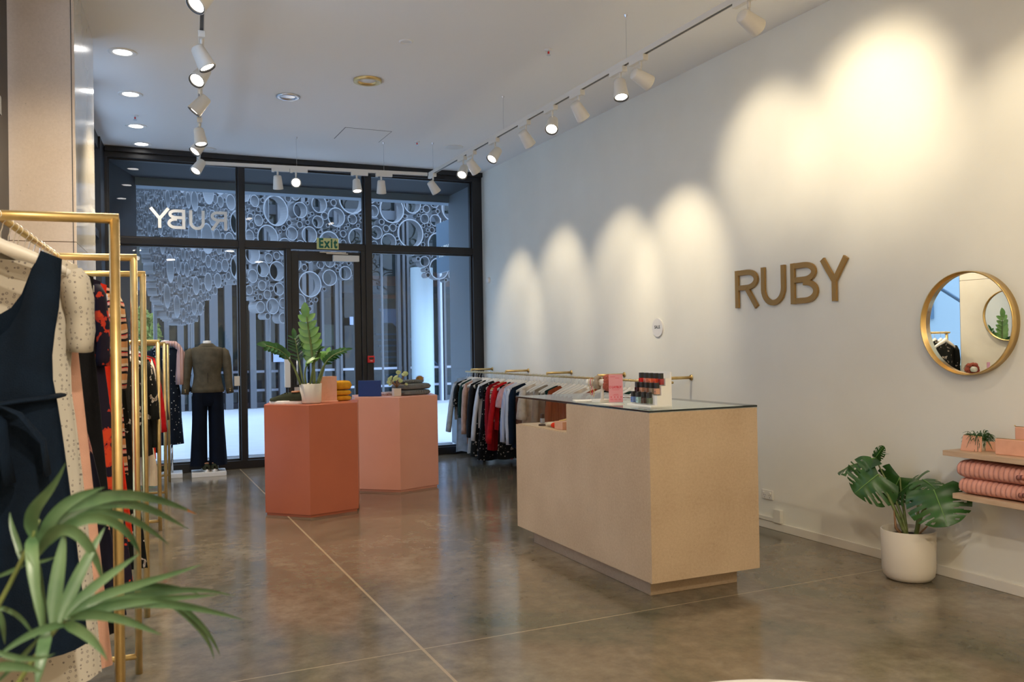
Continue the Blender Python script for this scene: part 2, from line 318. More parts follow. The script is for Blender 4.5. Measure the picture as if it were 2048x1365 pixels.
# left wall near the camera: board wall behind the first rail, black post, board pier
def lquad(y0, y1, off, th): # slab along the angled left wall
    return [(xl(y0)+off, y0), (xl(y1)+off, y1), (xl(y1)+off-th, y1), (xl(y0)+off-th, y0)]
struct(MB().prism(lquad(-3.2, 3.6, 0, .15), 0, ZC).build('wall_left', M['pierboard']))
wl = struct(empty('window_1')); 
MB().prism(lquad(3.6, 3.7, .03, .12), 0, ZC).build('mullion', M['black'], wl)
MB().prism(lquad(5.4, 6.1, -.09, .14), 0, ZC).build('mullion', M['black'], wl)
MB().prism(lquad(3.7, 5.4, .0, .08), 0, .12).build('sill', M['black'], wl)
MB().prism(lquad(3.7, 5.4, .0, .08), 2.75, 2.85).build('transom', M['black'], wl)
MB().prism(lquad(3.7, 5.4, -.03, .01), .12, ZC).build('pane', M['glass'], wl)
def pier():
    c, s = math.cos(ANG), math.sin(ANG)
    far = Vector((-.165, 7.31)); u = Vector((s, c)); n = Vector((c, -s))
    near = far-u*1.17
    root = struct(empty('pillar'))
    def slab(a, b, d, z0, z1, mat, nme):
        p = [a, b, b-n*d, a-n*d]; return MB().prism([(q.x, q.y) for q in p], z0, z1).build(nme, mat, root, bevel=.002)
    # south face boards (two courses) and lacquered aisle side
    zs = 2.16
    for z0, z1 in ((0, zs-.002), (zs+.002, ZC)):
        slab(near, near+u*.018, .62, z0, z1, M['pierboard'], 'board_panel')
        slab(near+u*.019, far, .02, z0, z1, M['pierside'], 'side_panel')
    MB().prism([tuple(near+u*.02-n*.021), tuple(far-n*.021), tuple(far-n*.6), tuple(near+u*.02-n*.6)], 0, ZC).build('core', M['pierboard'], root)
    MB().prism([tuple(near-u*.004-n*.014), tuple(near-u*.0-n*.014), tuple(near-n*.018), tuple(near-u*.004-n*.018)], 0, ZC).build('shadow_gap', M['dark'], root)
    return near, far, u, n
PN, PF, PU, PNRM = pier()
# round mirror on the aisle side of the pier
mc = PF-PU*.60
pm = empty('wall_mirror', (mc.x, mc.y, 1.72), 0, 'round brass mirror on the side of the board pier facing the sign', 'mirror')
mt = rot_to((PNRM.x, PNRM.y, 0))
MB().lathe([(.28, .0), (.295, .0), (.295, .03), (.288, .03), (.286, .008), (.28, .008)], 48, mt).build('frame', M['brass'], pm, True)
MB().lathe([(.0001, .010), (.287, .010)], 48, mt).build('mirror_glass', M['mirror'], pm)
# glazed left wall beyond the pier
wl2 = struct(empty('window_2'))
for y0, y1 in ((7.4, 7.5), (8.35, 8.6), (9.65, 9.77)): MB().prism(lquad(y0, y1, .02, .22), 0, ZC).build('mullion', M['black'], wl2)
MB().prism(lquad(7.4, 11.1, .0, .14), 0, .1).build('sill', M['black'], wl2)
MB().prism(lquad(7.4, 11.1, .0, .14), 3.72, ZC).build('head', M['black'], wl2)
MB().prism(lquad(7.4, 11.1, .0, .14), 2.72, 2.8).build('transom', M['black'], wl2)
for y0, y1 in ((7.5, 8.35), (8.6, 9.65), (9.77, 10.6)): MB().prism(lquad(y0, y1, -.06, .01), .1, 3.72).build('pane', M['glass'], wl2)
MB().prism(lquad(10.6, 11.18, .02, .3), 0, ZC).build('post', M['black'], wl2)

# ------------------------------------------------------------------ shopfront
def fx(px, py=600): return ony(px, py, YF).x
xL, xm1, xm1b, xm2, xm2b, xRe = fx(218), fx(478.5), fx(490), fx(731), fx(744), fx(946)
ZT0, ZT1 = 2.73, 2.81
y0, y1 = YF-.03, YF+.13
def win(name, x0, x1, z0, z1):
    r = struct(empty(name, ((x0+x1)/2, YF, z0)))
    b = .018
    f = MB(); cx = (x0+x1)/2
    for a in ((x0, x0+b, z0, z1), (x1-b, x1, z0, z1), (x0+b, x1-b, z0, z0+b), (x0+b, x1-b, z1-b, z1)):
        f.box(a[0]-cx, a[1]-cx, .02, .08, a[2]-z0, a[3]-z0)
    f.build('frame', M['black'], r)
    MB().box(x0-cx+.005, x1-cx-.005, .045, .055, .005, z1-z0-.005).build('pane', M['glass'], r)
    return r
fr = struct(empty('trim_1', (0, 0, 0)))
def bar(nme, *a): return MB().box(*a).build(nme, M['black'], fr, bevel=.003)
bar('header', -.2, XR, y0, y1+.0, 3.74, ZC); bar('header_lip', -.14, XR, y0-.05, y0, 3.80, ZC)
bar('sill', -.2, XR, y0, y1, 0, .10)
bar('post', -.2, xL, y0, y1, .1, 3.74); bar('post', xm1, xm1b, y0-.02, y1, .1, 3.74)
bar('post', xm2, xm2b, y0-.02, y1, .1, 3.74); bar('post', xRe, XR, y0, y1, .1, 3.74)
for a, b in ((xL, xm1), (xm1b, xm2), (xm2b, xRe)): bar('transom', a, b, y0, y1, ZT0, ZT1)
xd0 = fx(573)
bar('door_post', xd0, xd0+.06, y0, y1, .1, ZT0); bar('door_post', xm2-.06, xm2, y0, y1, .1, ZT0)
for i, a in enumerate(((xL, xm1, ZT1, 3.74), (xL, xm1, .1, ZT0), (xm1b, xm2, ZT1, 3.74), (xm1b, xd0, .1, ZT0), (xm2b, xRe, ZT1, 3.74), (xm2b, xRe, .1, ZT0))): win('window_%d' % (i+3), *a)
dr = struct(empty('door_1', (xd0+.06, YF, .01)))
dx = xm2-.06-xd0-.06; dg0, dg1 = fx(598)-xd0-.06, fx(708)-xd0-.06
leaf = MB(); dh = ZT0-.03
for a in ((0.004, dg0, 0, dh), (dg1, dx-.004, 0, dh), (dg0, dg1, 0, .18), (dg0, dg1, 2.575, dh)): leaf.box(a[0], a[1], -.01, .05, a[2], a[3])
leaf.build('leaf_frame', M['black'], dr, bevel=.003)
MB().box(dg0-.01, dg1+.01, .015, .025, .17, 2.58).build('pane', M['glass'], dr)
h = MB().tube([(dg0*.5, -.07, 1.0), (dg0*.5, -.07, 1.33)], .012).tube([(dg0*.5, -.07, 1.05), (dg0*.5, -.01, 1.05)], .008).tube([(dg0*.5, -.07, 1.28), (dg0*.5, -.01, 1.28)], .008); h.build('handle', M['steel'], dr, True)
MB().box(dg0*.5-.03, dg0*.5+.03, -.022, -.01, .9, .97).build('lock_plate', M['steel'], dr, bevel=.003)
cl = ony(690, 515, YF-.05)
MB().box(dx-.37, dx-.03, -.065, -.01, 2.575, 2.655).build('closer_body', M['offwhite'], dr, bevel=.006)
MB().box(dx-.46, dx-.18, -.075, -.06, 2.665, 2.675).box(dx-.54, dx-.2, -.05, -.04, 2.683, 2.692).build('closer_arm', M['steel'], dr)
# small sliding-sash catch on the left bay
MB().box(1.265, 1.33, YF-.05, YF-.03, 1.02, 1.14).build('window_catch', M['white'], fr, bevel=.003)

# glass lettering, exit sign, alarm point
def stroke(path, wd):
    pts = [Vector(p) for p in path]; pts = [p for i, p in enumerate(pts) if i == 0 or (p-pts[i-1]).length > 1e-4]; Lf, Rt = [], []
    for i, p in enumerate(pts):
        d1 = (pts[i]-pts[i-1]).normalized() if i > 0 else (pts[1]-pts[0]).normalized()
        d2 = (pts[i+1]-pts[i]).normalized() if i < len(pts)-1 else d1
        d = (d1+d2).normalized(); n = Vector((-d.y, d.x)); k = wd/2/max(.4, n.dot(Vector((-d1.y, d1.x))))
        Lf.append(p+n*k); Rt.append(p-n*k)
    return Lf, Rt
def arc(cx, cy, rx, ry, a0, a1, n=14): return [(cx+rx*math.cos(math.radians(a0+(a1-a0)*i/n)), cy+ry*math.sin(math.radians(a0+(a1-a0)*i/n))) for i in range(n+1)]
def letter_paths(ch, w, t):
    h = t/2
    if ch == 'R': return [[(h, 0), (h, 1)], [(t, 1-h), (w*.55, 1-h)]+arc(w*.55, .73, w*.45-h, .27-h, 90, -90)+[(t, .46+h)], [(w*.52, .5), (w-h*.8, 0)]]
    if ch == 'U': return [[(h, 1), (h, w*.5)]+arc(w/2, w*.5, w/2-h, w*.5-h, 180, 360)+[(w-h, 1)]]
    if ch == 'B': return [[(h, 0), (h, 1)], [(t, 1-h), (w*.52, 1-h)]+arc(w*.52, .755, w*.42-h, .245-h, 90, -90)+[(t, .51+h)], [(t, .51+h), (w*.55, .51+h)]+arc(w*.55, .285, w*.45-h, .285-h, 90, -90)+[(t, h)]]
    if ch == 'Y': return [[(h*1.1, 1), (w/2, .47)], [(w-h*1.1, 1), (w/2, .47)], [(w/2, .5), (w/2, 0)]]
def letter_mesh(ch, w, t, hgt, depth, flip=False):
    """letter in the X-Z plane, front at y=0, thickness to +y"""
    mb = MB()
    for pi_, p in enumerate(letter_paths(ch, w, t)):
        fy = -.0006*pi_; depth_ = depth
        Lf, Rt = stroke(p, t); n = len(Lf)
        f2 = (lambda q: -q.x*hgt) if flip else (lambda q: q.x*hgt)
        rows = [[(f2(a), fy, a.y*hgt), (f2(b), fy, b.y*hgt), (f2(b), depth, b.y*hgt), (f2(a), depth, a.y*hgt)] for a, b in zip(Lf, Rt)]
        mb.grid(rows, True); k = len(mb.v)-4*n
        mb.f += [(k, k+1, k+2, k+3), (k+4*n-4, k+4*n-1, k+4*n-2, k+4*n-3)]
    return mb
lt = empty('glass_lettering', (0, YF+.04, 0), 0, 'white RUBY lettering stuck on the upper left shopfront pane, reversed', 'lettering')
for ch, pxr, wpx in (('R', 455, 33), ('U', 410, 31), ('B', 371, 36), ('Y', 341, 43)):
    a = ony(pxr, 440, YF).x; b = ony(pxr-wpx, 440, YF).x; zt = ony(pxr, {'R': 423, 'U': 421, 'B': 419, 'Y': 416}[ch], YF).z; zb = ony(pxr, {'R': 461, 'U': 460, 'B': 458, 'Y': 456}[ch], YF).z
    hg = zt-zb
    letter_mesh(ch, (a-b)/hg, .15, hg, .003, True).build('letter', M['vinyl'], lt, loc=(a, 0, zb))
e0 = ony(633, 476, YF-.04); e1 = ony(677, 500, YF-.04)
ex = empty('exit_sign', ((e0.x+e1.x)/2, YF-.055, (e0.z+e1.z)/2), 0, 'pale yellow sign with green word Exit above the shop door', 'sign')
ew, eh = (e1.x-e0.x)/2, (e0.z-e1.z)/2
MB().box(-ew, ew, 0, .02, -eh, eh).build('panel', M['exit_y'], ex, bevel=.006)
text('lettering', 'Exit', .165, M['exit_g'], ex, (0, -.002, 0), (PI/2, 0, 0), .001, .007, .72, sp=1.28)
r0 = ony(741, 719, YF-.05)
al = empty('alarm_call_point', (r0.x, YF-.05, r0.z), 0, 'small red fire alarm call point on the black door post', 'fire alarm')
MB().box(-.045, .045, -.045, 0, -.045, .045).build('case', M['red'], al, bevel=.006)
MB().box(-.03, .03, -.049, -.045, .0, .024).build('break_glass', M['dark'], al)
text('lettering', 'FIRE', .018, M['white'], al, (0, -.047, -.022), (PI/2, 0, 0))
t0 = onx(967, 563, XR)
MB().lathe([(.0001, .03), (.03, .03), (.042, .018), (.045, 0)], 24, rot_to((-1, 0, 0))).build('wall_sensor', M['white'], None, True, loc=(XR, 10.85, 2.36))
ci = MB().box(-.035, .035, -.05, 0, -.22, .20).build('door_controller', M['white'], None, loc=(xd0-.012, YF-.03, 1.20), bevel=.006)
tag(ci, 'slim white control box on the left side of the black door post', 'control box')
tag(bpy.data.objects['wall_sensor'], 'small round white sensor high on the wall beside the shopfront', 'sensor')
# ------------------------------------------------------------------ lamps
WARM = (1, .84, .60)
def spot(parent, loc, d, power, size, blend=.5, col=WARM, rad=.04):
    l = bpy.data.lights.new('bulb', 'SPOT'); l.energy = power; l.spot_size = math.radians(size); l.spot_blend = blend; l.color = col; l.shadow_soft_size = rad
    o = bpy.data.objects.new('bulb', l); C.objects.link(o); o.parent = parent; o.location = loc
    o.rotation_euler = Vector(d).to_track_quat('-Z', 'Y').to_euler(); return o
ZT = 3.50
def track(name, p, q, label):
    p, q = Vector(p), Vector(q); d = (q-p); ln = d.length; rz = math.atan2(d.y, d.x)
    r = empty(name, (p.x, p.y, ZT), rz, label, 'lighting track')
    MB().box(0, ln, -.018, .018, -.0, .032).box(0, ln, -.018, -.012, -.004, 0).box(0, ln, .012, .018, -.004, 0).build('rail', M['lampw'], r)
    MB().box(0.01, ln-.01, -.011, .011, -.002, .0005).build('conductor_slot', M['dark'], r)
    return r
tR = track('lighting_track', (3.41, .2, 0), (3.37, 9.72, 0), 'long white ceiling track running beside the wall with the gold letters')
tF = track('lighting_track', (.85, 9.98, 0), (3.345, 9.74, 0), 'short white ceiling track running across in front of the shopfront')
tL = track('lighting_track', (.16, 1.2, 0), (.80, 10.0, 0), 'white ceiling track above the gold clothes rails')
def wires(tr, pts):
    inv = Matrix.Rotation(-tr.rotation_euler.z, 4, 'Z')
    for x, y in pts:
        p = inv @ (Vector((x, y, 0))-Vector((tr.location.x, tr.location.y, 0)))
        MB().tube([(p.x, 0, .03), (p.x, 0, ZC-ZT)], .0015, 5).lathe([(.0001, ZC-ZT-.018), (.006, ZC-ZT-.018), (.014, ZC-ZT)], 10, Matrix.Translation((p.x, 0, 0))).build('suspension_wire', M['steel'], tr)
wires(tF, ((1.84, 9.88), (2.83, 9.79))); wires(tR, ((3.38, 9.6), (3.4, 7.57), (3.42, 5.37))); wires(tL, ((.3, 3.1), (.52, 6.2)))
def ceilpt(hx, tr):  # the point of a track nearest to a photo column
    p = tr.location; a = tr.rotation_euler.z; dd = Vector((math.cos(a), math.sin(a), 0)); best = None
    for i in range(2000):
        q = p+dd*(i*.005); v = q-O
        z = v.dot(fw)
        if z < .3: continue
        px = CX+FPX*v.dot(rt2)/z
        if best is None or abs(px-hx) < best[0]: best = (abs(px-hx), q.copy())
    return best[1]
def head(tr, hx, d, label, group, power=60, size=50, flip=1):
    q = (Vector((tr.location.x+math.tan(PI/2-tr.rotation_euler.z)*(-hx-tr.location.y), -hx, ZT)) if hx < 0 else ceilpt(hx, tr)); a = tr.rotation_euler.z; d = Vector(d).normalized()
    r = empty('track_spotlight', (q.x, q.y, ZT), 0, label, 'spotlight', group)
    ra = Matrix.Rotation(a, 4, 'Z')
    MB().box(-.05, .13, -.018, .018, -.038, -.003, ra).box(-.065, -.035, -.022, .022, -.045, -.003, ra).build('adapter', M['lampw'], r, bevel=.003)
    jz = -.045-.10
    piv = Vector((0, 0, jz))
    side = Vector((d.y, -d.x, 0)); side = side.normalized() if side.length > .01 else Vector((1, 0, 0))
    MB().tube([(0, 0, -.03), (0, 0, -.075)], .011, 8).tube([(0, 0, -.07), tuple(piv+side*.0+Vector((0, 0, .02)))], .007, 8).build('stem', M['lampw'], r, True)
    mt = Matrix.Translation(piv+Vector((0, 0, -.01))) @ rot_to(d)
    MB().lathe([(.0001, -.07), (.036, -.07), (.043, -.062), (.057, .075), (.057, .08), (.053, .08), (.050, .06)], 28, mt).build('lamp_head', M['lampw'], r, True)
    MB().lathe([(.054, .079), (.0535, .082), (.047, .078), (.044, .062)], 28, mt).build('trim_ring', M['dark'], r, True)
    MB().lathe([(.0001, .071), (.045, .069)], 24, mt).build('lens', M['lens'], r)
    spot(r, tuple(piv+Vector((0, 0, -.01))+d*.10), d, power, size, .85)
    return r
wg = 'white spotlights on the ceiling tracks'
dW = (.80, 0, -.62)
head(tR, 1497, (.9, .14, -.32), 'white track spotlight nearest the top right, seen from behind and aimed at the wall', wg, 62, 76)
head(tR, 1281, (.9, .06, -.34), 'white track spotlight aimed at the wall, just right of a lit one over the counter', wg, 38, 68)
head(tR, 1240, (-.10, -.30, -.95), 'white track spotlight with lit lens pointing straight down over the counter end', wg, 45, 60)
head(tR, 1157, (.66, .20, -.74), 'white track spotlight turned to the wall between two lit ones on the long track', wg, 80, 62)
head(tR, 1104, (-.40, -.55, -.72), 'white track spotlight with round lit lens tipped toward the room on the long track', wg, 45, 60)
head(tR, 1051, (.66, .20, -.74), 'white track spotlight turned to the wall, fourth back from the ceiling wire nearest the counter', wg, 62, 58)
head(tR, 990, (-.62, -.25, -.75), 'white track spotlight with narrow lit lens tipped left beyond the round ceiling speaker', wg, 40, 60)
head(tR, 945, (.66, .22, -.74), 'white track spotlight turned to the wall partly behind a lit spotlight near the track corner', wg, 60, 58)
head(tR, 926, (-.45, -.55, -.72), 'white track spotlight with lit lens next to the black shopfront corner post', wg, 40, 60)
head(tR, 866, (.6, .16, -.78), 'white track spotlight at the very corner of the track', wg, 62, 56)
head(tF, 555, (.1, .35, -.93), 'unlit looking white spotlight left of the dazzling one on the cross track', wg, 30, 55)
hp = ceilpt(592, tF)
head(tF, 592, tuple((O-hp-Vector((0, 0, -.2)))), 'dazzling white spotlight aimed straight at the viewer on the cross track', wg, 90, 45)
head(tF, 713, (0, -.28, -.95), 'white spotlight with lit lens pointing down in front of the black mullion', wg, 40, 60)
head(tF, 762, (.1, .35, -.93), 'white spotlight with hidden lens just right of the black mullion on the cross track', wg, 30, 55)
head(tL, -4.86, (-.55, -.35, -.75), 'large white spotlight cut by the top edge of the picture on the left track', wg, 95, 85)
head(tL, -5.86, (.42, -.15, -.9), 'white spotlight whose lit lens tips to the lower right, highest of a clustered pair', wg, 95, 85)
head(tL, -6.24, (-.45, -.55, -.72), 'white spotlight with round dark rimmed lit lens tipped to the lower left, under its neighbour', wg, 95, 85)
head(tL, -6.98, (-.62, .08, -.75), 'white spotlight seen side-on hanging alone in the middle of the left track', wg, 95, 85)
head(tL, -8.03, (.12, -.22, -.97), 'white spotlight pointing down level with the fourth downlight on the left track', wg, 95, 85)
head(tL, -8.42, (-.60, -.25, -.78), 'white spotlight tilted left and overlapping its neighbour near the track corner', wg, 95, 85)
head(tL, -9.33, (-.5, -.38, -.8), 'lowest white spotlight of the left track, right at its end by the shopfront', wg, 95, 85)

head(tL, -3.7, (-.22, .8, -.42), 'added out-of-view spotlight on the left track brightening the board pier', wg, 120, 50)  # extra head outside the view, added to brighten the board pier

def ring_light(name, p, r, label, cat, disc, trim, lit=0, drop=.006):
    o = empty(name, (p[0], p[1], ZC), 0, label, cat)
    MB().lathe([(r, 0), (r, -drop), (r*.92, -drop-.004), (r*.66, -drop), (r*.62, -.001)], 36).build('trim_ring', trim, o, True)
    MB().lathe([(.0001, -.004), (r*.64, -.004)], 30).build('lens' if lit else 'cover', disc, o)
    if lit: spot(o, (0, 0, -.03), (0, 0, -1), lit, 100, .8, (1, .88, .72), .07)
    return o
for (px, py, lb) in ((245, 104, 'largest lit round downlight in the ceiling beside the board pier'), (261, 188, 'lit round downlight second from the front of the left row'), (272, 252, 'lit round downlight just beyond the small sprinkler'), (283, 288, 'smallest lit round downlight nearest the shopfront')):
    ring_light('downlight', onz(px, py, ZC), .108, lb, 'downlight', M['downl'], M['white'], 60).__setitem__('group', 'row of lit downlights on the left')
ring_light('downlight', onz(576, 193, ZC), .11, 'unlit silvery round fitting in the ceiling beside the left track', 'downlight', M['steel'], M['steel'], 0, .012)
ring_light('downlight', onz(418, 298, ZC), .085, 'faint small round fitting behind the left track near the shopfront', 'downlight', M['white'], M['lampw'])
g = ring_light('ceiling_diffuser', onz(735, 160, ZC), .125, 'round white diffuser with warm copper coloured rim in the ceiling', 'ceiling fitting', M['ceiling'], M['brassm'], 0, .02)
ring_light('smoke_detector', onz(812, 83, ZC), .055, 'small round pale fitting near the top of the ceiling', 'ceiling fitting', M['lampw'], M['white'])
o = empty('ceiling_speaker', onz(908, 294, ZC), 0, 'flat round grey ceiling speaker near the long track', 'speaker')
MB().lathe([(.0001, -.006), (.10, -.006), (.112, -.004), (.114, 0)], 36).build('grille', M['lampw'], o, True)
a = [onz(*p, ZC) for p in ((671, 276), (692, 255), (781, 264), (755, 285))]
o = MB().box(-.255, .255, -.265, .265, -.004, 0).build('access_panel', M['ceiling'], None, loc=(2.51, 9.52, ZC), bevel=.002); tag(o, 'square flush access hatch in the ceiling before the shopfront', 'hatch')
MB().box(-.262, .262, -.272, -.266, -.0015, 0).box(-.262, .262, .266, .272, -.0015, 0).box(-.262, -.256, -.27, .27, -.0015, 0).box(.256, .262, -.27, .27, -.0015, 0).build('shadow_gap', M['soffit'], o)
for (px, py, lb) in ((270, 231, 'tiny sprinkler head between the left downlights'), (1097, 99, 'tiny sprinkler head with red bulb in mid ceiling right of centre'), (834, 283, 'tiny sprinkler head left of the round ceiling speaker')):
    o = empty('sprinkler', onz(px, py, ZC), 0, lb, 'sprinkler')
    MB().lathe([(.0001, -.006), (.032, -.005), (.034, 0)], 20).build('escutcheon', M['white'], o, True)
    MB().tube([(0, 0, -.004), (0, 0, -.045)], .005, 8).lathe([(.0001, -.045), (.018, -.045), (.018, -.048), (.0001, -.048)], 12).build('nozzle', M['steel'], o)
    MB().tube([(0, 0, -.018), (0, 0, -.036)], .008, 8).build('bulb_capsule', M['red'], o)
# unseen fill lamps shaped as downlights, added to lift the warm ambient light
for x, y, en, lb in ((1.2, -1.6, 70, 'added unseen fill light over the rear of the shop, inner rear one'), (3.4, -1.6, 22, 'added unseen fill light over the rear of the shop by the sign wall'), (.4, .4, 70, 'added unseen fill light straight above the palm'), (2.4, .8, 14, 'added unseen fill light above the low round table')):
    o = ring_light('downlight', Vector((x, y, ZC)), .11, lb, 'downlight', M['downl'], M['white'])
    l = bpy.data.lights.new('bulb', 'AREA'); l.shape = 'DISK'; l.size = .2; l.energy = en; l.color = (1, .88, .69)
    q = bpy.data.objects.new('bulb', l); C.objects.link(q); q.parent = o; q.location = (0, 0, -.03)
for x, y, tx in ((3.36, 2.9, .75), (3.36, 1.6, .75)):
    r = head(tR, 0, (tx, .1, -.55), 'white track spotlight aimed at the wall %s' % ('just above the round mirror' if y > 2 else 'behind the viewpoint'), None, 40, 66)
    r.location = (x, y, ZT)

# ------------------------------------------------------------------ outside
G = dict(paver=noisy('pale_paving', (.58, .60, .61), (.68, .69, .70), 3, .55, stretch=(1, 4, 1)), ringm=flat('ring_screen_grey', (.21, .215, .225), .55),
  fin=flat('grey_fins', (.12, .125, .135), .5), bwall=flat('grey_building', (.10, .11, .125), .6), darkglass=pane_mat('building_glass', (.6, .68, .72)),
  inside=noisy('dim_interior', (.06, .075, .08), (.20, .17, .12), 2, .8), col=flat('pale_column', (.42, .50, .53), .5), strip=flat('white_rail', (.60, .62, .72), .5),
  orange=noisy('orange_cladding', (.42, .13, .07), (.5, .18, .10), 2, .6), cream=flat('cream_panel', (.50, .46, .30), .6), slate=flat('slate_panel', (.12, .19, .26), .5), sign=flat('blue_notice', (.36, .42, .6), .5),
  tree=noisy('sunlit_leaves', (.08, .13, .02), (.30, .34, .06), 6, .6), bark=flat('bark', (.06, .05, .04), .8))
pav = MB().box(-14, 26, YF+.14, 40, -.14, -.02).build('ground_exterior', G['paver']); struct(pav)
YO = 12.4
xo = ony(275, 600, YO).x
p = struct(empty('wall_exterior_portal'))
MB().box(-1.6, 6.5, YF+.13, YO, 3.76, 3.9).build('soffit', M['soffit'], p)
MB().box(-1.6, 6.5, YO-.04, YO+.2, 3.655, 3.9).build('fascia', M['beam'], p)
MB().box(-1.6, 6.5, YO+.0, YO+.2, 3.9, 6.2).build('upper_wall', G['bwall'], p)
MB().prism([(-.45, YF+.14), (-.16, YF+.14), (xo, YO), (xo, YO+.1), (-.45, YO+.1)], 0, 3.76).build('left_wall', M['pblack'], p)
MB().prism([(XR-.02, YF+.14), (XR+.4, YF+.14), (XR+.4, YO), (XR-.0, YO)], 0, 3.76).build('right_wall', M['exwall'], p)
MB().box(-.1, XR, YO-.02, YO+.08, -.02, .0).build('threshold', M['steel'], p)
o = empty('blade_sign', (XR+.11, YO+.1, 2.95), 0, 'dark hanging sign with white letters outside the right bay', 'sign')
MB().box(-.025, .025, .0, .72, -.3, .5).build('panel', G['slate'], o, bevel=.004)
text('lettering', 'RUBY', .24, M['vinyl'], o, (-.028, .36, .02), (PI/2, 0, -PI/2), .002, .004, .75)
# ring screen: tubes packed over a curved surface
curve = [Vector(p) for p in ((.16, 13.6), (.46, 14.8), (.85, 16.2), (1.3, 17.5), (1.9, 18.7), (2.8, 19.6), (4.2, 20.2), (6.0, 20.6), (8.0, 21.0), (10.5, 21.3))]
seg = [0]
for a, b in zip(curve, curve[1:]): seg.append(seg[-1]+(b-a).length)
def cpt(s):
    s = max(0, min(seg[-1]-1e-6, s))
    for i in range(len(seg)-1):
        if s <= seg[i+1]:
            t = (s-seg[i])/(seg[i+1]-seg[i]); p0, p1, p2, p3 = curve[max(0, i-1)], curve[i], curve[i+1], curve[min(len(curve)-1, i+2)]
            q = .5*((2*p1)+(p2-p0)*t+(2*p0-5*p1+4*p2-p3)*t*t+(3*p1-p0-3*p2+p3)*t**3)
            d = (p2-p1).normalized(); d0 = (p1-p0).normalized() if i > 0 else d; d3 = (p3-p2).normalized() if i < len(curve)-2 else d
            dd = ((d0+d).normalized()*(1-t)+(d+d3).normalized()*t).normalized(); return q, dd
def toPx(v):
    u = v-O; z = u.dot(fw); return CX+FPX*u.dot(rt2)/z, CY-FPX*u.dot(up2)/z
LB = [(200, 420), (285, 480), (305, 600), (325, 640), (355, 655), (385, 645), (410, 600), (450, 565), (485, 590), (520, 640), (565, 655), (600, 650), (625, 600), (665, 570), (700, 560), (715, 520), (750, 505), (800, 505), (830, 520), (850, 560), (880, 572), (910, 560), (1100, 500)]
def lowb(px):
    for (a, b), (c, d) in zip(LB, LB[1:]):
        if a <= px <= c: return b+(d-b)*(px-a)/(c-a)
    return 500
rnd = random.Random(5); rings = []
STEP = []
def lowz(s):
    q, _ = cpt(s); px, _ = toPx(Vector((q.x, q.y, 2))); return ony(px, lowb(px), q.y).z
lowtab = [lowz(seg[-1]*i/200) for i in range(201)]
GRID = {}
def near(s, z, r):
    gi, gj = int(s/.8), int(z/.8)
    for a in (-1, 0, 1):
        for b in (-1, 0, 1):
            for (s2, z2, r2) in GRID.get((gi+a, gj+b), ()):
                if (s-s2)**2+(z-z2)**2 < (r+r2)**2: return True
    return False
for rmin, rmax, n in ((.27, .37, 70), (.17, .26, 420), (.11, .17, 2600), (.065, .11, 9000), (.042, .06, 9000)):
    for k in range(n):
        s = rnd.uniform(0, seg[-1]); sc = .55+.45*min(1, s/6.5); r = rnd.uniform(rmin, rmax)*sc; z = rnd.uniform(1.6, 5.9)
        if z-r < lowtab[int(s/seg[-1]*200)]: continue
        if near(s, z, r*1.01): continue
        rings.append((s, z, r)); GRID.setdefault((int(s/.8), int(z/.8)), []).append((s, z, r))
rs_ = empty('ring_screen', (curve[0].x, curve[0].y, 0), 0, 'grey sculptural facade screen of welded rings across the street', 'facade screen')
def ring_prof(r, d): return [(r, -d/2), (r, d/2), (r*.93-.004, d/2), (r*.93-.004, -d/2), (r, -d/2)]
unit = None
rings.sort(key=lambda q: -q[2]); stuffmb = MB()
vis = [q for q in rings if q[1] < 5.3]; big = vis[:90]; bs = set(big)
for q in rings:
    s, z, r = q; p2, d = cpt(s); n2 = Vector((d.y, -d.x, 0))
    rm = rot_to(n2); dep = .24*(.5+.5*min(1, s/6))
    if q in bs:
        MB().lathe(ring_prof(r, dep), 32, rm).build('ring', G['ringm'], rs_, loc=(p2.x-curve[0].x, p2.y-curve[0].y, z))
    else:
        stuffmb.lathe(ring_prof(r, dep), 16 if r > .08 else 10, Matrix.Translation((p2.x-curve[0].x, p2.y-curve[0].y, z)) @ rm)
stuffmb.build('small_rings', G['ringm'], rs_)['kind'] = 'stuff'
for s in (1.5, 4, 7, 10, 12.5):
    p2, d = cpt(s); MB().tube([(p2.x-curve[0].x, p2.y+.35-curve[0].y, -.02), (p2.x-curve[0].x, p2.y+.35-curve[0].y, 6)], .03, 8).build('support', G['fin'], rs_)
# the building behind it
YB = 23.0
b = empty('building', (5, YB, -.02), 0, 'glass fronted building behind the ring screen with grey upright fins', 'building')
MB().box(-9, 11, 2.2, 2.4, 0, 9).build('interior_wall', G['inside'], b)
MB().box(-9, 11, .1, 2.2, 3.0, 3.2).build('floor_slab', G['bwall'], b); MB().box(-9, 11, .1, 2.2, 6.3, 6.6).build('floor_slab', G['bwall'], b)
MB().box(-4.4, 11, .0, .03, .12, 8).build('glazing', G['darkglass'], b)
MB().box(-4.4, 11, -.1, .1, 0, .14).build('plinth', G['bwall'], b)
for z in (.42, .90): MB().box(-4.4, 11, -.08, -.02, z, z+.06).build('rail', G['strip'], b)
MB().box(-4.4, 11, -.1, .0, 5.0, 5.25).build('spandrel', G['bwall'], b)
rf = random.Random(3); x = -4.3
while x < -.6:
    wv = rf.uniform(.06, .2); MB().box(x, x+wv, -.35, -.05, 0, 8).build('fin', G['fin'], b); x += wv+rf.uniform(.08, .26)
while x < 4:
    wv = rf.uniform(.06, .12); MB().box(x, x+wv, -.25, -.05, 0, 8).build('fin', G['fin'], b); x += rf.uniform(.5, .9)
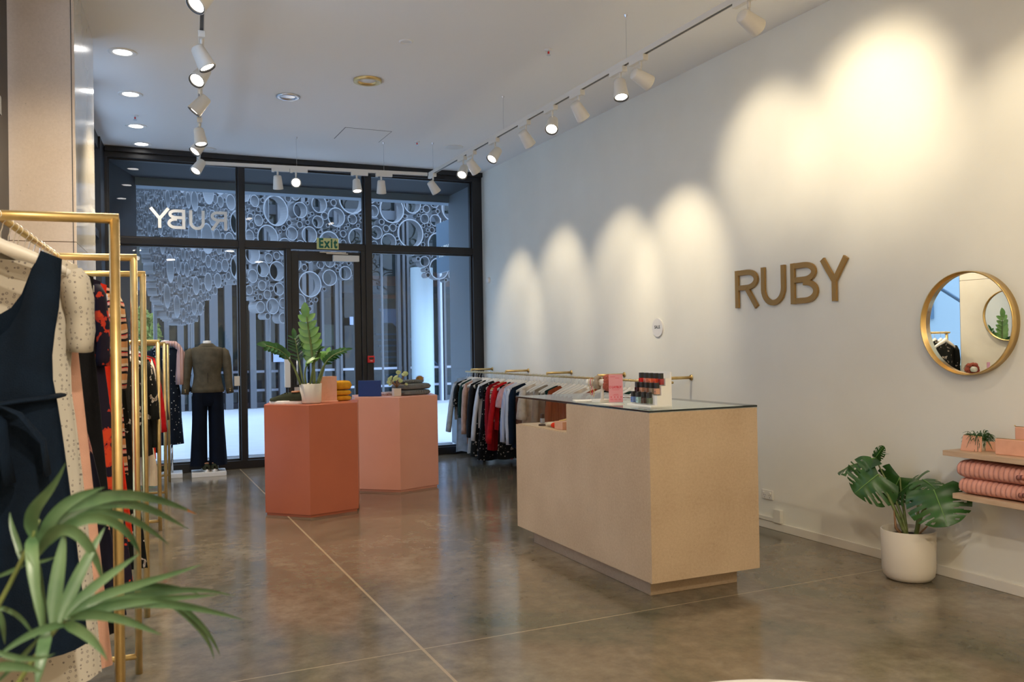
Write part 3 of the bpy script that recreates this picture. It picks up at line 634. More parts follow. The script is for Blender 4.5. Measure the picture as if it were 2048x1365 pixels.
for px in (642, 678, 804, 812, 877, 884):
    x = ony(px, 700, YB).x-5; MB().box(x-.03, x+.03, -.3, -.05, 0, 8).build('mullion', G['strip'] if px > 800 and px % 2 else G['fin'], b)
def bpanel(nme, x0, y0p, x1, y1p, m, dy=.8):
    a = ony(x0, y0p, YB+dy); c = ony(x1, y1p, YB+dy); MB().box(a.x-5, c.x-5, dy, dy+.06, c.z+.02, a.z+.02).build(nme, m, b)
bpanel('lit_panel', 640, 650, 680, 692, G['cream']); bpanel('lit_panel', 512, 640, 524, 720, G['cream'], 1.2); bpanel('lit_panel', 560, 655, 572, 720, G['cream'], 1.2)
bpanel('lit_panel', 596, 655, 606, 700, G['cream'], 1.2)
bpanel('cladding', 745, 552, 822, 598, G['orange']); bpanel('cladding', 868, 545, 905, 590, G['orange'])
bpanel('notice', 764, 618, 798, 646, G['sign'], .3); bpanel('notice', 547, 708, 573, 724, G['sign'], -.4); bpanel('notice', 700, 634, 716, 650, G['sign'], -.4)
st = MB()
for i in range(12): st.box(1.9+i*.0, 3.1, .4+i*.14, .55+i*.14, i*.17, i*.17+.05)
st.build('stair', G['slate'], b)
MB().tube([(3.3, .3, .9), (1.7, .9, 2.6)], .03, 8).build('handrail', G['sign'], b)
cc = ony(845.5, 700, 21.9)
o = MB().lathe([(.30, 0), (.30, 3.6), (.0001, 3.6)], 32).build('column', G['col'], None, True, loc=(cc.x, 21.9, -.02)); tag(o, 'thick round pale blue column outside the right bay', 'column')
# far left: slanted pale wall edge, trees and a brighter street
o = empty('building', (-1.5, 27, -.02), 0, 'distant pale building glimpsed at the left edge of the shopfront', 'building')
MB().box(-2, 2.3, 0, 1, 0, 9).build('wall', flat('distant_render', (.62, .66, .72), .6), o)
for z in (3.2, 4.4, 5.6): MB().box(-2, 2.3, -.05, 0, z, z+.12).build('ledge', G['bwall'], o)
MB().box(-2, 2.3, -.06, 0, 2.2, 3.0).build('cladding', G['orange'], o)
def blob_tree(loc, r, n, seed, label):
    t = empty('tree', loc, 0, label, 'tree', 'trees across the street'); rg = random.Random(seed); mb = MB()
    for i in range(n):
        u = Vector((rg.gauss(0, 1), rg.gauss(0, 1), rg.gauss(0, 1))).normalized()*r*rg.uniform(.5, 1); c = u+Vector((0, 0, 2.0))
        mm = Euler((rg.uniform(0, 6), rg.uniform(0, 6), 0)).to_matrix(); s = rg.uniform(.05, .11)
        mb.add([c+mm @ Vector(q)*s for q in ((-1, 0, 0), (0, .5, .1), (1, 0, 0), (0, -.5, .1))], [(0, 1, 2, 3)])
    mb.build('foliage', G['tree'], t); MB().tube([(0, 0, 0), (.03, 0, 1), (0, 0, 2)], [.07, .05, .03], 8).build('trunk', G['bark'], t)
blob_tree((.32, 22, -.02), .55, 900, 1, 'sunlit yellow green tree seen low between the rails and the ring screen')
# outside the left glazing: slanting stair against a pale wall
o = empty('stair', (-3.2, 11.9, -.02), 0, 'outdoor stair with slanting side panel seen in the round mirror', 'stair')
MB().add([(-.1, -3.5, .3), (-.1, 3.5, 4.6), (-.1, 3.5, 4.0), (-.1, -3.5, -.0+.02), (.1, -3.5, .3), (.1, 3.5, 4.6), (.1, 3.5, 4.0), (.1, -3.5, .02)], [(0,1,2,3), (7,6,5,4), (0,4,5,1), (3,2,6,7), (1,5,6,2), (0,3,7,4)]).build('stringer', G['cream'], o)
MB().tube([(0, -3.5, 1.3), (0, 3.5, 5.6)], .03, 8).build('handrail', G['slate'], o)
o = empty('building', (-6, 11, -.02), 0, 'pale walled building beyond the outdoor stair seen in the round mirror', 'building')
MB().box(-.3, 0, -6, 6, 0, 7).build('wall', G['col'], o)
for y in (-4, -2, 0, 2, 4): MB().box(0, .05, y+1.5, y+2.6, 1.9, 2.5).build('window', G['slate'], o)
# ------------------------------------------------------------------ garments and rails
def garment(name, label, cat, loc, rz, mat, W=.20, drop=.075, L=.6, hem=None, waist=None, thick=.035, neck=(.05, .02), nw=.3, sleeve=None, seed=0, fold=.014, group=None, sag=0, lean=0):
    rg = random.Random(seed); NU, NV = 15, 16; top = -.07; hem = hem or W; ph = [rg.uniform(0, 6.3) for _ in range(4)]; fr_ = [rg.uniform(5, 8), rg.uniform(9, 13)]
    rows = []
    for j in range(NV+1):
        v = j/NV; row = []
        if v < .12: wv = W*(1-.04*v/.12)
        elif waist:
            wf, ww = waist
            wv = W*.96+(ww-W*.96)*math.sin(PI/2*min(1, (v-.12)/(wf-.12))) if v < wf else ww+(hem-ww)*((v-wf)/(1-wf))**.8
        else: wv = W*.96+(hem-W*.96)*(v-.12)/.88
        d = .010+(thick-.010)*min(1, v/.2)+(thick*.35*v if hem > W else 0)
        for side in (1, -1):
            for i in range(NU):
                u = (-1+2*i/(NU-1))*side
                nd = (neck[0] if side == 1 else neck[1])*max(0, 1-(abs(u)/nw)**2)**.7 if abs(u) < nw else 0
                zt = top-drop*abs(u)**1.15-nd
                zb = top-L-sag*abs(u)+.008*math.sin(7*u+ph[0])
                z = zt*(1-v)+zb*v
                f = fold*min(1, v*1.6)*(math.sin(fr_[0]*u+ph[1]+side)+.6*math.sin(fr_[1]*u+ph[2]+v*2))
                y = -side*d*max(0, 1-u*u)**.4+f
                row.append((wv*u+fold*.5*v*math.sin(9*u+ph[3]), y+lean*v, z))
        rows.append(row)
    mb = MB().grid(rows, True)
    if not sleeve:
        o = mb.build(name, mat, None, True, loc=loc, rot=(0, 0, rz)); return tag(o, label, cat, group)
    r = empty(name, loc, rz, label, cat, group); mb.build('body', mat, r, True)
    sl, r0, r1, out = sleeve[:4]; sm = sleeve[4] if len(sleeve) > 4 else mat
    for sg in (-1, 1):
        p0 = Vector((sg*(W*.93), 0, top-drop-.035)); pts = []; rad = []
        for k in range(9):
            t = k/8; pts.append(p0+Vector((sg*(out*t+.012*math.sin(PI*t)), -.02*math.sin(t*2.2+seed)+lean*t, -sl*t+.02*(1-t)))); rad.append((r0+(r1-r0)*t)*(1 if k else .55)*(1+.05*math.sin(k*2+seed)))
        rad[-1] *= 1.04
        MB().tube(pts, rad, 12, True, .55).build('sleeve', sm, r, True)
    return r
HM = MB(); HB = []
def hanger_proto():
    rows = []
    for k in range(25):
        u = -1+k/12.; x = .205*u; a = abs(u)
        z = -.088-.015*min(1, a*5)-.078*a**1.35+.0; hh = .013+.010*(1-a); yy = .008*(1-a)+.005; cy = .012*a*a
        rows.append([(x, cy-yy, z-hh), (x, cy-yy, z+hh), (x, cy+yy, z+hh), (x, cy+yy, z-hh)])
    m = MB().grid(rows, True); n = len(rows)*4; m.f += [(0, 1, 2, 3), (n-4, n-1, n-2, n-3)]
    return m
def hook_mb():
    pts = [(0, 0, -.078), (0, 0, -.045), (.004, 0, -.034)]+[(.0165*math.cos(math.radians(a)), 0, .0165*math.sin(math.radians(a))) for a in range(-60, 200, 26)]
    return MB().tube(pts, .0018, 6)
HPROTO = None
def hanger(loc, rz, label, group, wide=False):
    global HPROTO
    if HPROTO is None:
        r = empty('clothes_hanger', loc, rz, label, 'hanger', group)
        hanger_proto().build('shoulder_bar', M['hanger'], r, True); hook_mb().build('hook', M['chrome'], r, True); HPROTO = r
        return r
    r = copy_tree(HPROTO); r.location = loc; r.rotation_euler = (0, 0, rz); tag(r, label, 'hanger', group); return r

def nrail(name, posts, topz, width, label, rail_y, roff, tube=.0135):
    """gold rack of three bar frames joined by one hanging rail; posts = (x, y) of the aisle legs"""
    x0, yy0 = posts[0]; r = empty(name, (x0, yy0, 0), 0, label, 'clothes rail'); c, s = math.cos(ANG), math.sin(ANG)
    for (x, y) in posts:
        a = Vector((x-x0, y-yy0, 0)); bb = a-Vector((c, -s, 0))*width; q = tube
        MB().tube([a+Vector((0, 0, 0)), a+Vector((0, 0, topz))], q*1.18, 4 if False else 8).build('leg', M['brassm'], r, True)
        MB().tube([bb, bb+Vector((0, 0, topz))], q*1.18, 8).build('leg', M['brassm'], r, True)
        MB().tube([a+Vector((q, 0, topz)), bb+Vector((-q, 0, topz))], q*1.18, 8).build('top_bar', M['brassm'], r, True)
        MB().tube([a+Vector((0, 0, .078)), bb+Vector((0, 0, .078))], q, 8).build('foot_bar', M['brassm'], r, True)
    def rp(y): return Vector((x0-roff+.0717*(y-yy0)-x0, y-yy0, topz))
    MB().tube([rp(rail_y[0]), rp(rail_y[1])], .0115, 10).build('hanging_rail', M['brassm'], r, True)
    return r, (lambda y: Vector((x0-roff+.0717*(y-yy0), y, topz)))
A1, A2, A3 = (-.014, 3.036), (.058, 4.264), (.115, 5.146)
ra, pa = nrail('clothes_rail', (A1, A2, A3), 1.88, .66, 'tall gold tube rail with dresses in the left foreground', (2.84, 5.25), .33)
MB().tube([Vector((-.33, -.13, 1.88)), Vector((-.33, -.13, 1.93))], .007, 8).build('finial', M['brassm'], ra, True)
rb, pb = nrail('clothes_rail', ((.275, 7.587), (.388, 9.118), (.478, 10.36)), 1.535, .60, 'lower gold tube rail beyond the tall one near the shopfront', (7.36, 10.5), .30)
ga = 'white hangers on the tall left rail'; gb = 'white hangers on the lower left rail'; gc = 'white hangers on the wall rail'
rg = random.Random(11)
OUTFIT_A = [
 (2.94, dict(name='dress', label='navy sleeveless wrap dress with tied sash, nearest garment on the tall rail', mat=navy, W=.195, L=1.24, hem=.26, waist=(.30, .165), neck=(.31, .24), nw=.62, thick=.05)),
 (3.12, dict(name='dress', label='cream ring print dress showing inside the neckline of the navy dress', mat=creamp, W=.215, L=1.40, hem=.27, waist=(.3, .19), neck=(.06, .02), nw=.5, sleeve=(.24, .085, .075, .015), thick=.05)),
 (3.24, dict(name='dress', label='plain blush pink dress hanging behind the cream print dress', mat=blush, W=.20, L=1.42, hem=.29, thick=.04, drop=.1)),
 (3.40, dict(name='dress', label='navy dress with dusty pink velvet flowers', mat=navfl, W=.20, L=1.30, hem=.33, waist=(.35, .17), thick=.05)),
 (3.60, dict(name='dress', label='long plain black dress between the pink flowered and the red flowered one', mat=black_f, W=.215, L=1.4, hem=.29, thick=.04)),
 (3.82, dict(name='dress', label='navy dress splashed with red flowers on the tall rail', mat=redfl, W=.22, L=1.36, hem=.34, sleeve=(.3, .05, .045, .02), thick=.045)),
 (4.02, dict(name='skirt_dress', label='bright scarlet long dress glimpsed beside the first gold post', mat=scarlet, W=.225, L=1.16, hem=.315, thick=.04)),
 (4.36, dict(name='dress', label='orange, black and pink striped dress with full sleeves', mat=stripe, W=.235, L=.92, hem=.27, sleeve=(.42, .085, .06, .02), thick=.05)),
 (4.66, dict(name='dress', label='long black dress with white flowers behind the striped one', mat=blkfl, W=.225, L=1.42, hem=.33, sleeve=(.3, .05, .05, .02), thick=.05)),
 (4.92, dict(name='coat', label='long black coat last on the tall rail', mat=blackc, W=.215, L=.95, hem=.25, sleeve=(.55, .06, .05, .02), thick=.05)),
]
n = 27
def short(lb): return ' '.join(lb.split(',')[0].split()[:10])
def fill(y0, y1, n, used, pf, rz, lb, grp):
    for i in range(n):
        y = y0+i*(y1-y0)/(n-1)
        if min(abs(y-u) for u in used) > .028: hanger(pf(y), rz+rg.uniform(-.05, .05), lb, grp)
fill(2.95, 5.12, 24, [o[0] for o in OUTFIT_A], pa, -ANG, 'bare white hanger with silver hook crowded on the tall gold rail', ga)
for k, (y, kw) in enumerate(OUTFIT_A):
    kw = dict(kw); kw['cat'] = 'coat' if 'coat' in kw['name'] else 'dress'; kw['name'] = kw['name'].replace('skirt_dress', 'dress')
    rz_ = -ANG+rg.uniform(-.04, .04); garment(loc=pa(y), rz=rz_, seed=k+1, **kw); hanger(pa(y), rz_, 'white hanger holding the '+short(kw['label']), ga)
# sash of the navy dress
p = pa(2.95); sash = MB()
pts = [(-.19, -.02, -.55), (-.12, -.07, -.565), (-.02, -.085, -.57), (.03, -.09, -.575), (.09, -.08, -.565), (.155, -.045, -.56), (.18, .01, -.555)]
sash.tube(pts, .026, 10, True, .3)
sash.tube([(.02, -.095, -.575), (.055, -.11, -.62), (.06, -.105, -.72), (.07, -.1, -.80)], [.012, .022, .026, .03], 8, True, .25)
sash.tube([(.04, -.10, -.57), (.10, -.115, -.60), (.155, -.10, -.68), (.165, -.09, -.78)], [.012, .02, .024, .028], 8, True, .25)
nv = [o for o in C.objects if o.get('label', '').startswith('navy sleeveless')][0]
sash.build('sash', navy, nv, True)
OUTFIT_B = [
 (7.48, dict(name='blouse', label='black blouse with white flowers on the sleeves, nearest on the lower rail', mat=blkfl, W=.24, L=.60, sleeve=(.44, .065, .07, .05), thick=.05)),
 (7.64, dict(name='coat', label='dark charcoal coat with long sleeves on the lower left rail', mat=blackc, W=.23, L=.85, hem=.25, sleeve=(.68, .06, .05, .055), thick=.06)),
 (7.80, dict(name='shirt', label='lavender shirt beside the charcoal coat', mat=lav, W=.22, L=.74, sleeve=(.58, .045, .04, .05))),
 (7.98, dict(name='dress', label='cream pleated dress with scarlet band hem below the charcoal coat', mat=creamf, W=.21, L=1.14, hem=.29, waist=(.4, .17), thick=.05)),
 (8.18, dict(name='blouse', label='scarlet blouse peeking between the cream garments on the lower rail', mat=scarlet, W=.225, L=.95, hem=.26)),
 (8.36, dict(name='cardigan', label='cream long cardigan on the lower left rail', mat=creamk, W=.225, L=.86, hem=.25, sleeve=(.62, .05, .045, .06))),
 (8.70, dict(name='jumper', label='navy jumper between cream cardigan and red blouse', mat=navy, W=.22, L=.66, sleeve=(.5, .05, .04, .04))),
 (9.05, dict(name='blouse', label='deep red blouse with flared cuffs on the lower left rail', mat=redf, W=.225, L=.62, sleeve=(.68, .04, .06, .08))),
 (9.5, dict(name='blazer', label='olive blazer with cuff buttons near the end of the lower rail', mat=olive, W=.225, L=.66, sleeve=(.60, .055, .045, .10))),
 (10.1, dict(name='dress', label='black speckled dress last on the lower left rail', mat=blkdot, W=.2, L=1.1, hem=.22)),
]
n = 24
fill(7.42, 10.4, 22, [o[0] for o in OUTFIT_B], pb, -ANG, 'bare white hanger on the lower gold rail by the shopfront', gb)
for k, (y, kw) in enumerate(OUTFIT_B):
    nmn = kw['name']; rz_ = -ANG+rg.uniform(-.05, .05); garment(loc=pb(y), rz=rz_, seed=k+21, cat=nmn, **kw); hanger(pb(y), rz_, 'white hanger holding the '+short(kw['label']), gb)
# scarlet hem band on the cream pleated dress
cp = [o for o in C.objects if o.get('label', '').startswith('cream pleated dress with')][0]
sb = MB(); prof = []
for z, wd in ((-.82, .205), (-1.0, .235)): prof.append([(wd*math.cos(t), .075*math.sin(t)+.012*math.sin(t*5), z) for t in [2*PI*i/40 for i in range(40)]])
sb.grid(prof, True).build('band', scarlet, cp, True)

# rail along the sign wall
rc = empty('clothes_rail', (4.28, 6.2, 1.12), 0, 'gold wall rail running from the shopfront to behind the counter', 'clothes rail')
MB().tube([(0, -.06, 0), (0, 4.78, 0)], .011, 10).build('hanging_rail', M['brassm'], rc, True)
for y in (10.78, 9.645, 8.527, 7.41, 6.298):
    MB().tube([(0, y-6.2, .03), (.31, y-6.2, .03)], .014, 10).tube([(0, y-6.2, .03), (0, y-6.2, -.005)], .010, 8).lathe([(.0001, 0), (.026, 0), (.026, .008), (.0001, .008)], 16, Matrix.Translation((.302, y-6.2, .03)) @ rot_to((1, 0, 0))).build('wall_bracket', M['brassm'], rc, True)
def pc(y): return Vector((4.28, y, 1.12))
n = 46
OUTFIT_C = [
 (10.92, dict(name='jumper', label='pale grey jumper with long sleeves, last on the wall rail beside the shopfront', mat=greyf, W=.2, L=.58, sleeve=(.62, .06, .06, .10))),
 (10.86, dict(name='jeans', label='pale blue jeans hanging low at the shopfront end of the wall rail', mat=denim, W=.16, L=1.0, hem=.19, drop=.02, neck=(0, 0))),
 (10.72, dict(name='top', label='black and cream flowered top with short sleeves near the grey jumper', mat=blkfl, W=.205, L=.5, sleeve=(.28, .055, .06, .03))),
 (10.50, dict(name='blouse', label='bottle green blouse second of the dark ones by the shopfront', mat=dkgreen, W=.2, L=.55, sleeve=(.42, .05, .05, .03))),
 (10.30, dict(name='dress', label='crumpled dusty tan silk dress on the wall rail', mat=dusty, W=.2, L=.86, hem=.2, sleeve=(.62, .06, .055, .045), fold=.02)),
 (10.12, dict(name='skirt', label='pale grey pleated skirt hanging low behind the dusty tan dress', mat=greyf, W=.15, L=.96, hem=.24, drop=.01, neck=(0, 0), fold=.02)),
 (9.98, dict(name='coat', label='black long coat between the tan dress and the flowered dress', mat=black_f, W=.215, L=.8, sleeve=(.64, .06, .05, .05))),
 (9.82, dict(name='dress', label='long black dress with large cream flowers near the floor', mat=blkfl, W=.2, L=.98, hem=.27, fold=.02)),
 (9.66, dict(name='shirt', label='white shirt with a long hanging cuff, between black dresses', mat=whitef, W=.21, L=.62, sleeve=(.66, .048, .046, .085))),
 (9.46, dict(name='dress', label='long black dress with small white dots', mat=blkdot, W=.21, L=1.0, hem=.30, sleeve=(.12, .07, .06, .01), fold=.02)),
 (9.22, dict(name='dress', label='dark red pleated dress left of the scarlet jacket', mat=dred, W=.205, L=.86, hem=.22, sleeve=(.64, .05, .05, .03))),
 (9.02, dict(name='top', label='cream and black striped top squeezed beside the scarlet jacket', mat=stripe, W=.205, L=.5, sleeve=(.2, .05, .05, .02))),
 (8.92, dict(name='jacket', label='scarlet jacket with gold zip cuffs on the wall rail', mat=redf, W=.215, L=.6, sleeve=(.64, .06, .055, .10))),
 (8.76, dict(name='dress', label='black and cream flowered dress below the striped blue shirt', mat=blkfl, W=.2, L=.93, hem=.25)),
 (8.62, dict(name='top', label='pale pink top with short wide sleeves', mat=pinkf, W=.21, L=.5, sleeve=(.2, .06, .07, .05))),
 (8.50, dict(name='shirt', label='fine blue striped shirt next to the pink top', mat=bluest, W=.21, L=.66, sleeve=(.6, .05, .045, .05))),
 (8.34, dict(name='shirt', label='white shirt with pointed tail next to the blue striped one', mat=whitef, W=.215, L=.7, sleeve=(.62, .05, .045, .03), sag=-.1)),
 (8.18, dict(name='coat', label='navy black coat just before the glass case', mat=navy, W=.225, L=.75, sleeve=(.6, .06, .055, .03))),
 (8.00, dict(name='dress', label='cream frilled dress seen through the glass case', mat=creamk, W=.215, L=.85, hem=.24, sleeve=(.3, .06, .10, .03))),
 (7.80, dict(name='coat', label='taupe coat seen through the glass case', mat=taupe, W=.215, L=.8, sleeve=(.6, .06, .055, .03))),
 (7.60, dict(name='dress', label='rust pleated dress seen through the glass case, the left of two', mat=rust, W=.21, L=.85, hem=.24, sleeve=(.5, .05, .05, .02))),
 (7.64, dict(name='blouse', label='dark green blouse between the two rust dresses', mat=dkgreen, W=.21, L=.6)),
 (7.24, dict(name='blouse', label='cream blouse with shoulders showing above the counter', mat=creamk, W=.21, L=.6)),
 (7.10, dict(name='dress', label='rust pleated dress seen through the glass case, the right of two', mat=rust, W=.215, L=.9, hem=.24, sleeve=(.5, .05, .05, .02))),
 (6.96, dict(name='jumper', label='black jumper whose shoulder shows above the counter', mat=black_f, W=.215, L=.6)),
 (6.70, dict(name='jumper', label='dark green jumper nearest the end of the wall rail', mat=dkgreen, W=.21, L=.6)),
]
OUTFIT_C = [((10.93-(10.92-y)*.72) if y > 8.1 else 8.70+(y-8.0)*2.0/1.3, kw) for y, kw in OUTFIT_C]
fill(6.55, 10.93, 50, [o[0] for o in OUTFIT_C], pc, -.06, 'bare white hanger on the gold rail along the sign wall', gc)
for k, (y, kw) in enumerate(OUTFIT_C):
    rz_ = rg.uniform(-.05, .05)-.06; garment(loc=pc(y), rz=rz_, seed=k+51, cat=kw['name'], **kw)
    if kw['name'] != 'jeans': hanger(pc(y), rz_, 'white hanger holding the '+short(kw['label']), gc)
bt = MB()
bt.add([(-.10, -.06, -.66), (-.04, -.06, -.66), (-.02, -.07, -1.02), (-.09, -.07, -1.01)], [(0, 1, 2, 3)]).add([(.03, -.06, -.66), (.08, -.06, -.66), (.10, -.065, -.88), (.04, -.065, -.89)], [(0, 1, 2, 3)])
bd = [o for o in C.objects if o.get('label', '').startswith('scarlet jacket')][0]
bt.build('sash', redf, bd, solid=.004)
zj = [o for o in C.objects if o.get('label', '').startswith('scarlet jacket')][0]
MB().box(-.288, -.284, -.034, -.030, -.78, -.60).build('zip', M['brass'], zj)

# ------------------------------------------------------------------ mannequins
trous = fabric('navy_trouser_wool', (.002, .005, .013))
def oval(cx, cy, z, a, b, n=28, ph=0, w=0, k=6): return [(cx+(a+w*math.sin(k*t+ph))*math.cos(t), cy+(b+w*math.sin(k*t+ph))*math.sin(t), z) for t in [2*PI*i/n for i in range(n)]]
def loft(prof, mat, name, par, **kw): return MB().grid([oval(*p) for p in prof], True).build(name, mat, par, True, **kw)
m1 = empty('mannequin', (.925, 10.72, 0), -.05, 'headless mannequin in olive blazer and wide navy trousers facing the street', 'mannequin')
MB().box(-.19, .19, -.16, .16, 0, .05).build('base', M['white'], m1, bevel=.003)
MB().tube([(.095, -.02, .05), (.095, -.02, .32)], .012, 12).lathe([(.0001, .05), (.03, .05), (.03, .056), (.0001, .056)], 16, Matrix.Translation((.095, -.02, 0))).build('support_rod', M['chrome'], m1, True)
loft([(0, 0, 1.44, .07, .06), (0, 0, 1.50, .052, .05), (0, 0, 1.56, .048, .048), (0, 0, 1.575, .042, .042), (0, 0, 1.578, .001, .001)], M['white'], 'neck', m1)
jk = loft([(0, 0, 1.522, .062, .055), (0, 0, 1.510, .10, .07), (0, 0, 1.496, .155, .085), (0, .0, 1.478, .192, .10), (0, 0, 1.43, .198, .112), (0, 0, 1.34, .178, .118), (0, 0, 1.25, .160, .112), (0, 0, 1.17, .150, .105), (0, 0, 1.10, .160, .112), (0, 0, 1.02, .178, .122), (0, 0, .975, .188, .13), (0, 0, .970, .180, .12)], olive, 'blazer', m1)
MB().grid([oval(0, 0, 1.524, .062, .056), oval(0, 0, 1.545, .062, .057), oval(0, .0, 1.540, .070, .066), oval(0, 0, 1.508, .105, .078)], True).build('collar', olive, jk, True)
MB().box(-.002, .002, -.1145, -.105, 1.0, 1.2).build('vent', black_f, jk)
for sg in (-1, 1):
    pts = [(sg*.165, 0, 1.475), (sg*.192, 0, 1.44), (sg*.208, 0, 1.36), (sg*.222, .0, 1.25), (sg*.232, -.005, 1.14), (sg*.242, -.015, 1.02), (sg*.25, -.025, .955)]
    s_ = MB().tube(pts, [.035, .056, .062, .056, .050, .045, .046], 14, True, .95).build('sleeve', olive, jk, True)
    for z in (.985, 1.005): MB().ball((sg*.248, -.071, z), .008, 8, 6).build('button', M['brass'], s_, True)
    leg = [(sg*.085, 0, 1.03), (sg*.088, 0, .92), (sg*.092, 0, .80), (sg*.098, 0, .6), (sg*.108, 0, .38), (sg*.113, 0, .17)]
    MB().grid([oval(sg*a, 0, z, rr, rr2, 24, sg, ww) for a, z, rr, rr2, ww in ((.068, 1.03, .088, .10, 0), (.078, .92, .098, .115, 0), (.090, .80, .086, .108, .002), (.094, .6, .086, .105, .003), (.101, .38, .091, .11, .004), (.108, .12, .098, .125, .005))], True).build('trouser_leg', trous, m1, True)
loft([(0, 0, 1.06, .145, .105), (0, 0, .98, .165, .118), (0, 0, .86, .172, .118), (0, 0, .81, .14, .10)], trous, 'trouser_seat', m1)
m2 = empty('mannequin', (.47, 10.80, 0), -.05, 'headless mannequin in dotted black dress with pink scarf, half behind the lower rail', 'mannequin')
MB().box(-.17, .17, -.16, .16, 0, .05).build('base', M['white'], m2, bevel=.003)
MB().tube([(.06, .0, .05), (.06, .0, .5)], .012, 12).build('support_rod', M['chrome'], m2, True)
loft([(0, 0, 1.44, .07, .06), (0, 0, 1.50, .052, .05), (0, 0, 1.56, .048, .048), (0, 0, 1.585, .042, .042), (0, 0, 1.59, .001, .001)], M['white'], 'neck', m2)
dd = loft([(0, 0, 1.50, .09, .07), (0, 0, 1.47, .17, .09), (0, 0, 1.40, .185, .105), (0, 0, 1.25, .16, .105), (0, 0, 1.12, .135, .095), (0, 0, .98, .165, .12, 28, 0, .003), (0, 0, .7, .165, .125, 28, 1, .006), (0, 0, .38, .185, .14, 28, 2, .009)], blkdot2, 'dress', m2)
for sg in (-1, 1): MB().tube([(sg*.15, 0, 1.46), (sg*.195, 0, 1.38), (sg*.215, 0, 1.2), (sg*.225, -.01, 1.05), (sg*.235, -.02, .98)], [.04, .058, .05, .055, .075], 12, True, .8).build('sleeve', blkdot2, dd, True)
sc_ = MB(); rows = []
for (x, z, t) in ((-.12, 1.50, .05), (-.05, 1.545, .06), (.03, 1.55, .062), (.10, 1.545, .06), (.15, 1.50, .062), (.17, 1.42, .07), (.165, 1.30, .075), (.16, 1.18, .078), (.16, 1.07, .08)):
    rows.append([(x+(.055 if z < 1.5 else .03)*math.cos(a)*(1 if z < 1.5 else .6), -.03+t*1.2*math.sin(a), z+(0 if z < 1.5 else .03*math.cos(a))) for a in [2*PI*i/16 for i in range(16)]])
m = sc_.grid(rows, True); k = len(rows)*16; m.f += [tuple(range(16))[::-1], tuple(range(k-16, k))]; m.build('scarf', pinkscarf, m2, True)
def sneaker(loc, rz, label, group, sole=None, s=1):
    r = empty('sneaker', loc, rz, label, 'shoe', group)
    def outline(z, grow, n=28):
        pts = []
        for i in range(n):
            t = 2*PI*i/n; c, sn = math.cos(t), math.sin(t)
            x = .135*c; wd = .046+(.006 if c > 0 else -.004); pts.append((x*s*(1+grow), wd*sn*s*(1+grow*2)*(1-.12*max(0, -c)), z*s))
        return pts
    m = MB().grid([outline(0, 0), outline(.004, .02), outline(.028, .02), outline(.03, -.01)], True)
    m.f += [tuple(range(28))[::-1], tuple(range(84, 112))]; m.build('sole', sole or M['white'], r, True)
    rows = []
    for x, w_, h_ in ((-.13, .012, .045), (-.124, .032, .066), (-.10, .040, .070), (-.06, .041, .064), (-.02, .042, .066), (.02, .045, .062), (.06, .047, .05), (.095, .044, .040), (.12, .034, .034), (.132, .012, .031)):
        rows.append([(x*s, w_*s*math.cos(a), (.026+max(0, math.sin(a))**.8*(h_*1.3-.02))*s) for a in [PI*i/12 for i in range(13)]])
    MB().grid(rows).build('upper', shoeg, r, True)
    MB().tube([(-.10*s, 0, .098*s), (-.04*s, 0, .094*s)], .027*s, 10, True, .3).build('lining', tan, r, True)
    m = MB()
    for x in (-.01, .012, .034): m.tube([(x*s, -.024*s, .093*s-abs(x)*.45*s), (x*s, .024*s, .093*s-abs(x)*.45*s)], .0035*s, 6)
    m.build('laces', shoeg, r, True)
    return r
gs = None
sneaker((.895, 10.72, .05), -PI/2+PI, 'green sneaker under the left trouser leg of the blazer mannequin', gs)
sneaker((.98, 10.72, .05), -PI/2+PI, 'green sneaker under the right trouser leg of the blazer mannequin', gs)
sneaker((.43, 10.80, .05), -PI/2+PI, 'dark sneaker on the base of the dotted dress mannequin', gs)
# ------------------------------------------------------------------ sales counter with glass display end
CX0, CX1, CY0, CY1, CZ0, CZ1, CS, CE = 2.69, 3.45, 4.09, 5.885, .108, 1.066, .868, 5.08
ct = empty('sales_counter', (CX0, CY0, 0), 0, 'long speckled board sales counter with glass top and glass display corner', 'counter')
w_, l_ = CX1-CX0, CY1-CY0
MB().box(.075, w_-.065, .13, l_-.12, 0, CZ0).build('plinth', M['board'], ct, bevel=.002)
body = MB().box(0, w_, 0, l_, CZ0, CS).box(0, w_, 0, CE-CY0, CS, CZ1-.003); body.build('carcass', M['board'], ct)
MB().box(.012, w_-.012, CE-CY0, l_-.012, CS, CS+.004).build('display_floor', M['oak'], ct)
MB().box(0, w_, 0, l_, CZ1, CZ1+.013).build('glass_top', pane_mat('counter_top_glass', (.93, .96, .95), 1.6), ct, bevel=.001)
MB().box(-.001, w_+.001, -.001, .0, CZ1+.0005, CZ1+.0115).box(-.001, 0, 0, l_, CZ1+.0005, CZ1+.0115).box(w_, w_+.001, 0, l_, CZ1+.0005, CZ1+.0115).build('glass_edge', flat('dark_glass_edge', (.01, .018, .018), .15), ct)
MB().box(.006, w_-.006, .006, CE-CY0, CZ1-.003, CZ1-.0008).build('pale_reflection_underlay', flat('pale_reflection_tone', (.78, .78, .74), .35), ct)  # pale sheet stands in for the bright wall reflected in the glass
MB().box(0, .008, CE-CY0, l_-.008, CS, CZ1-.0005).box(0, w_, l_-.008, l_, CS, CZ1-.0005).box(w_-.008, w_, CE-CY0, l_-.008, CS, CZ1-.0005).build('glass_side', M['cglass'], ct)
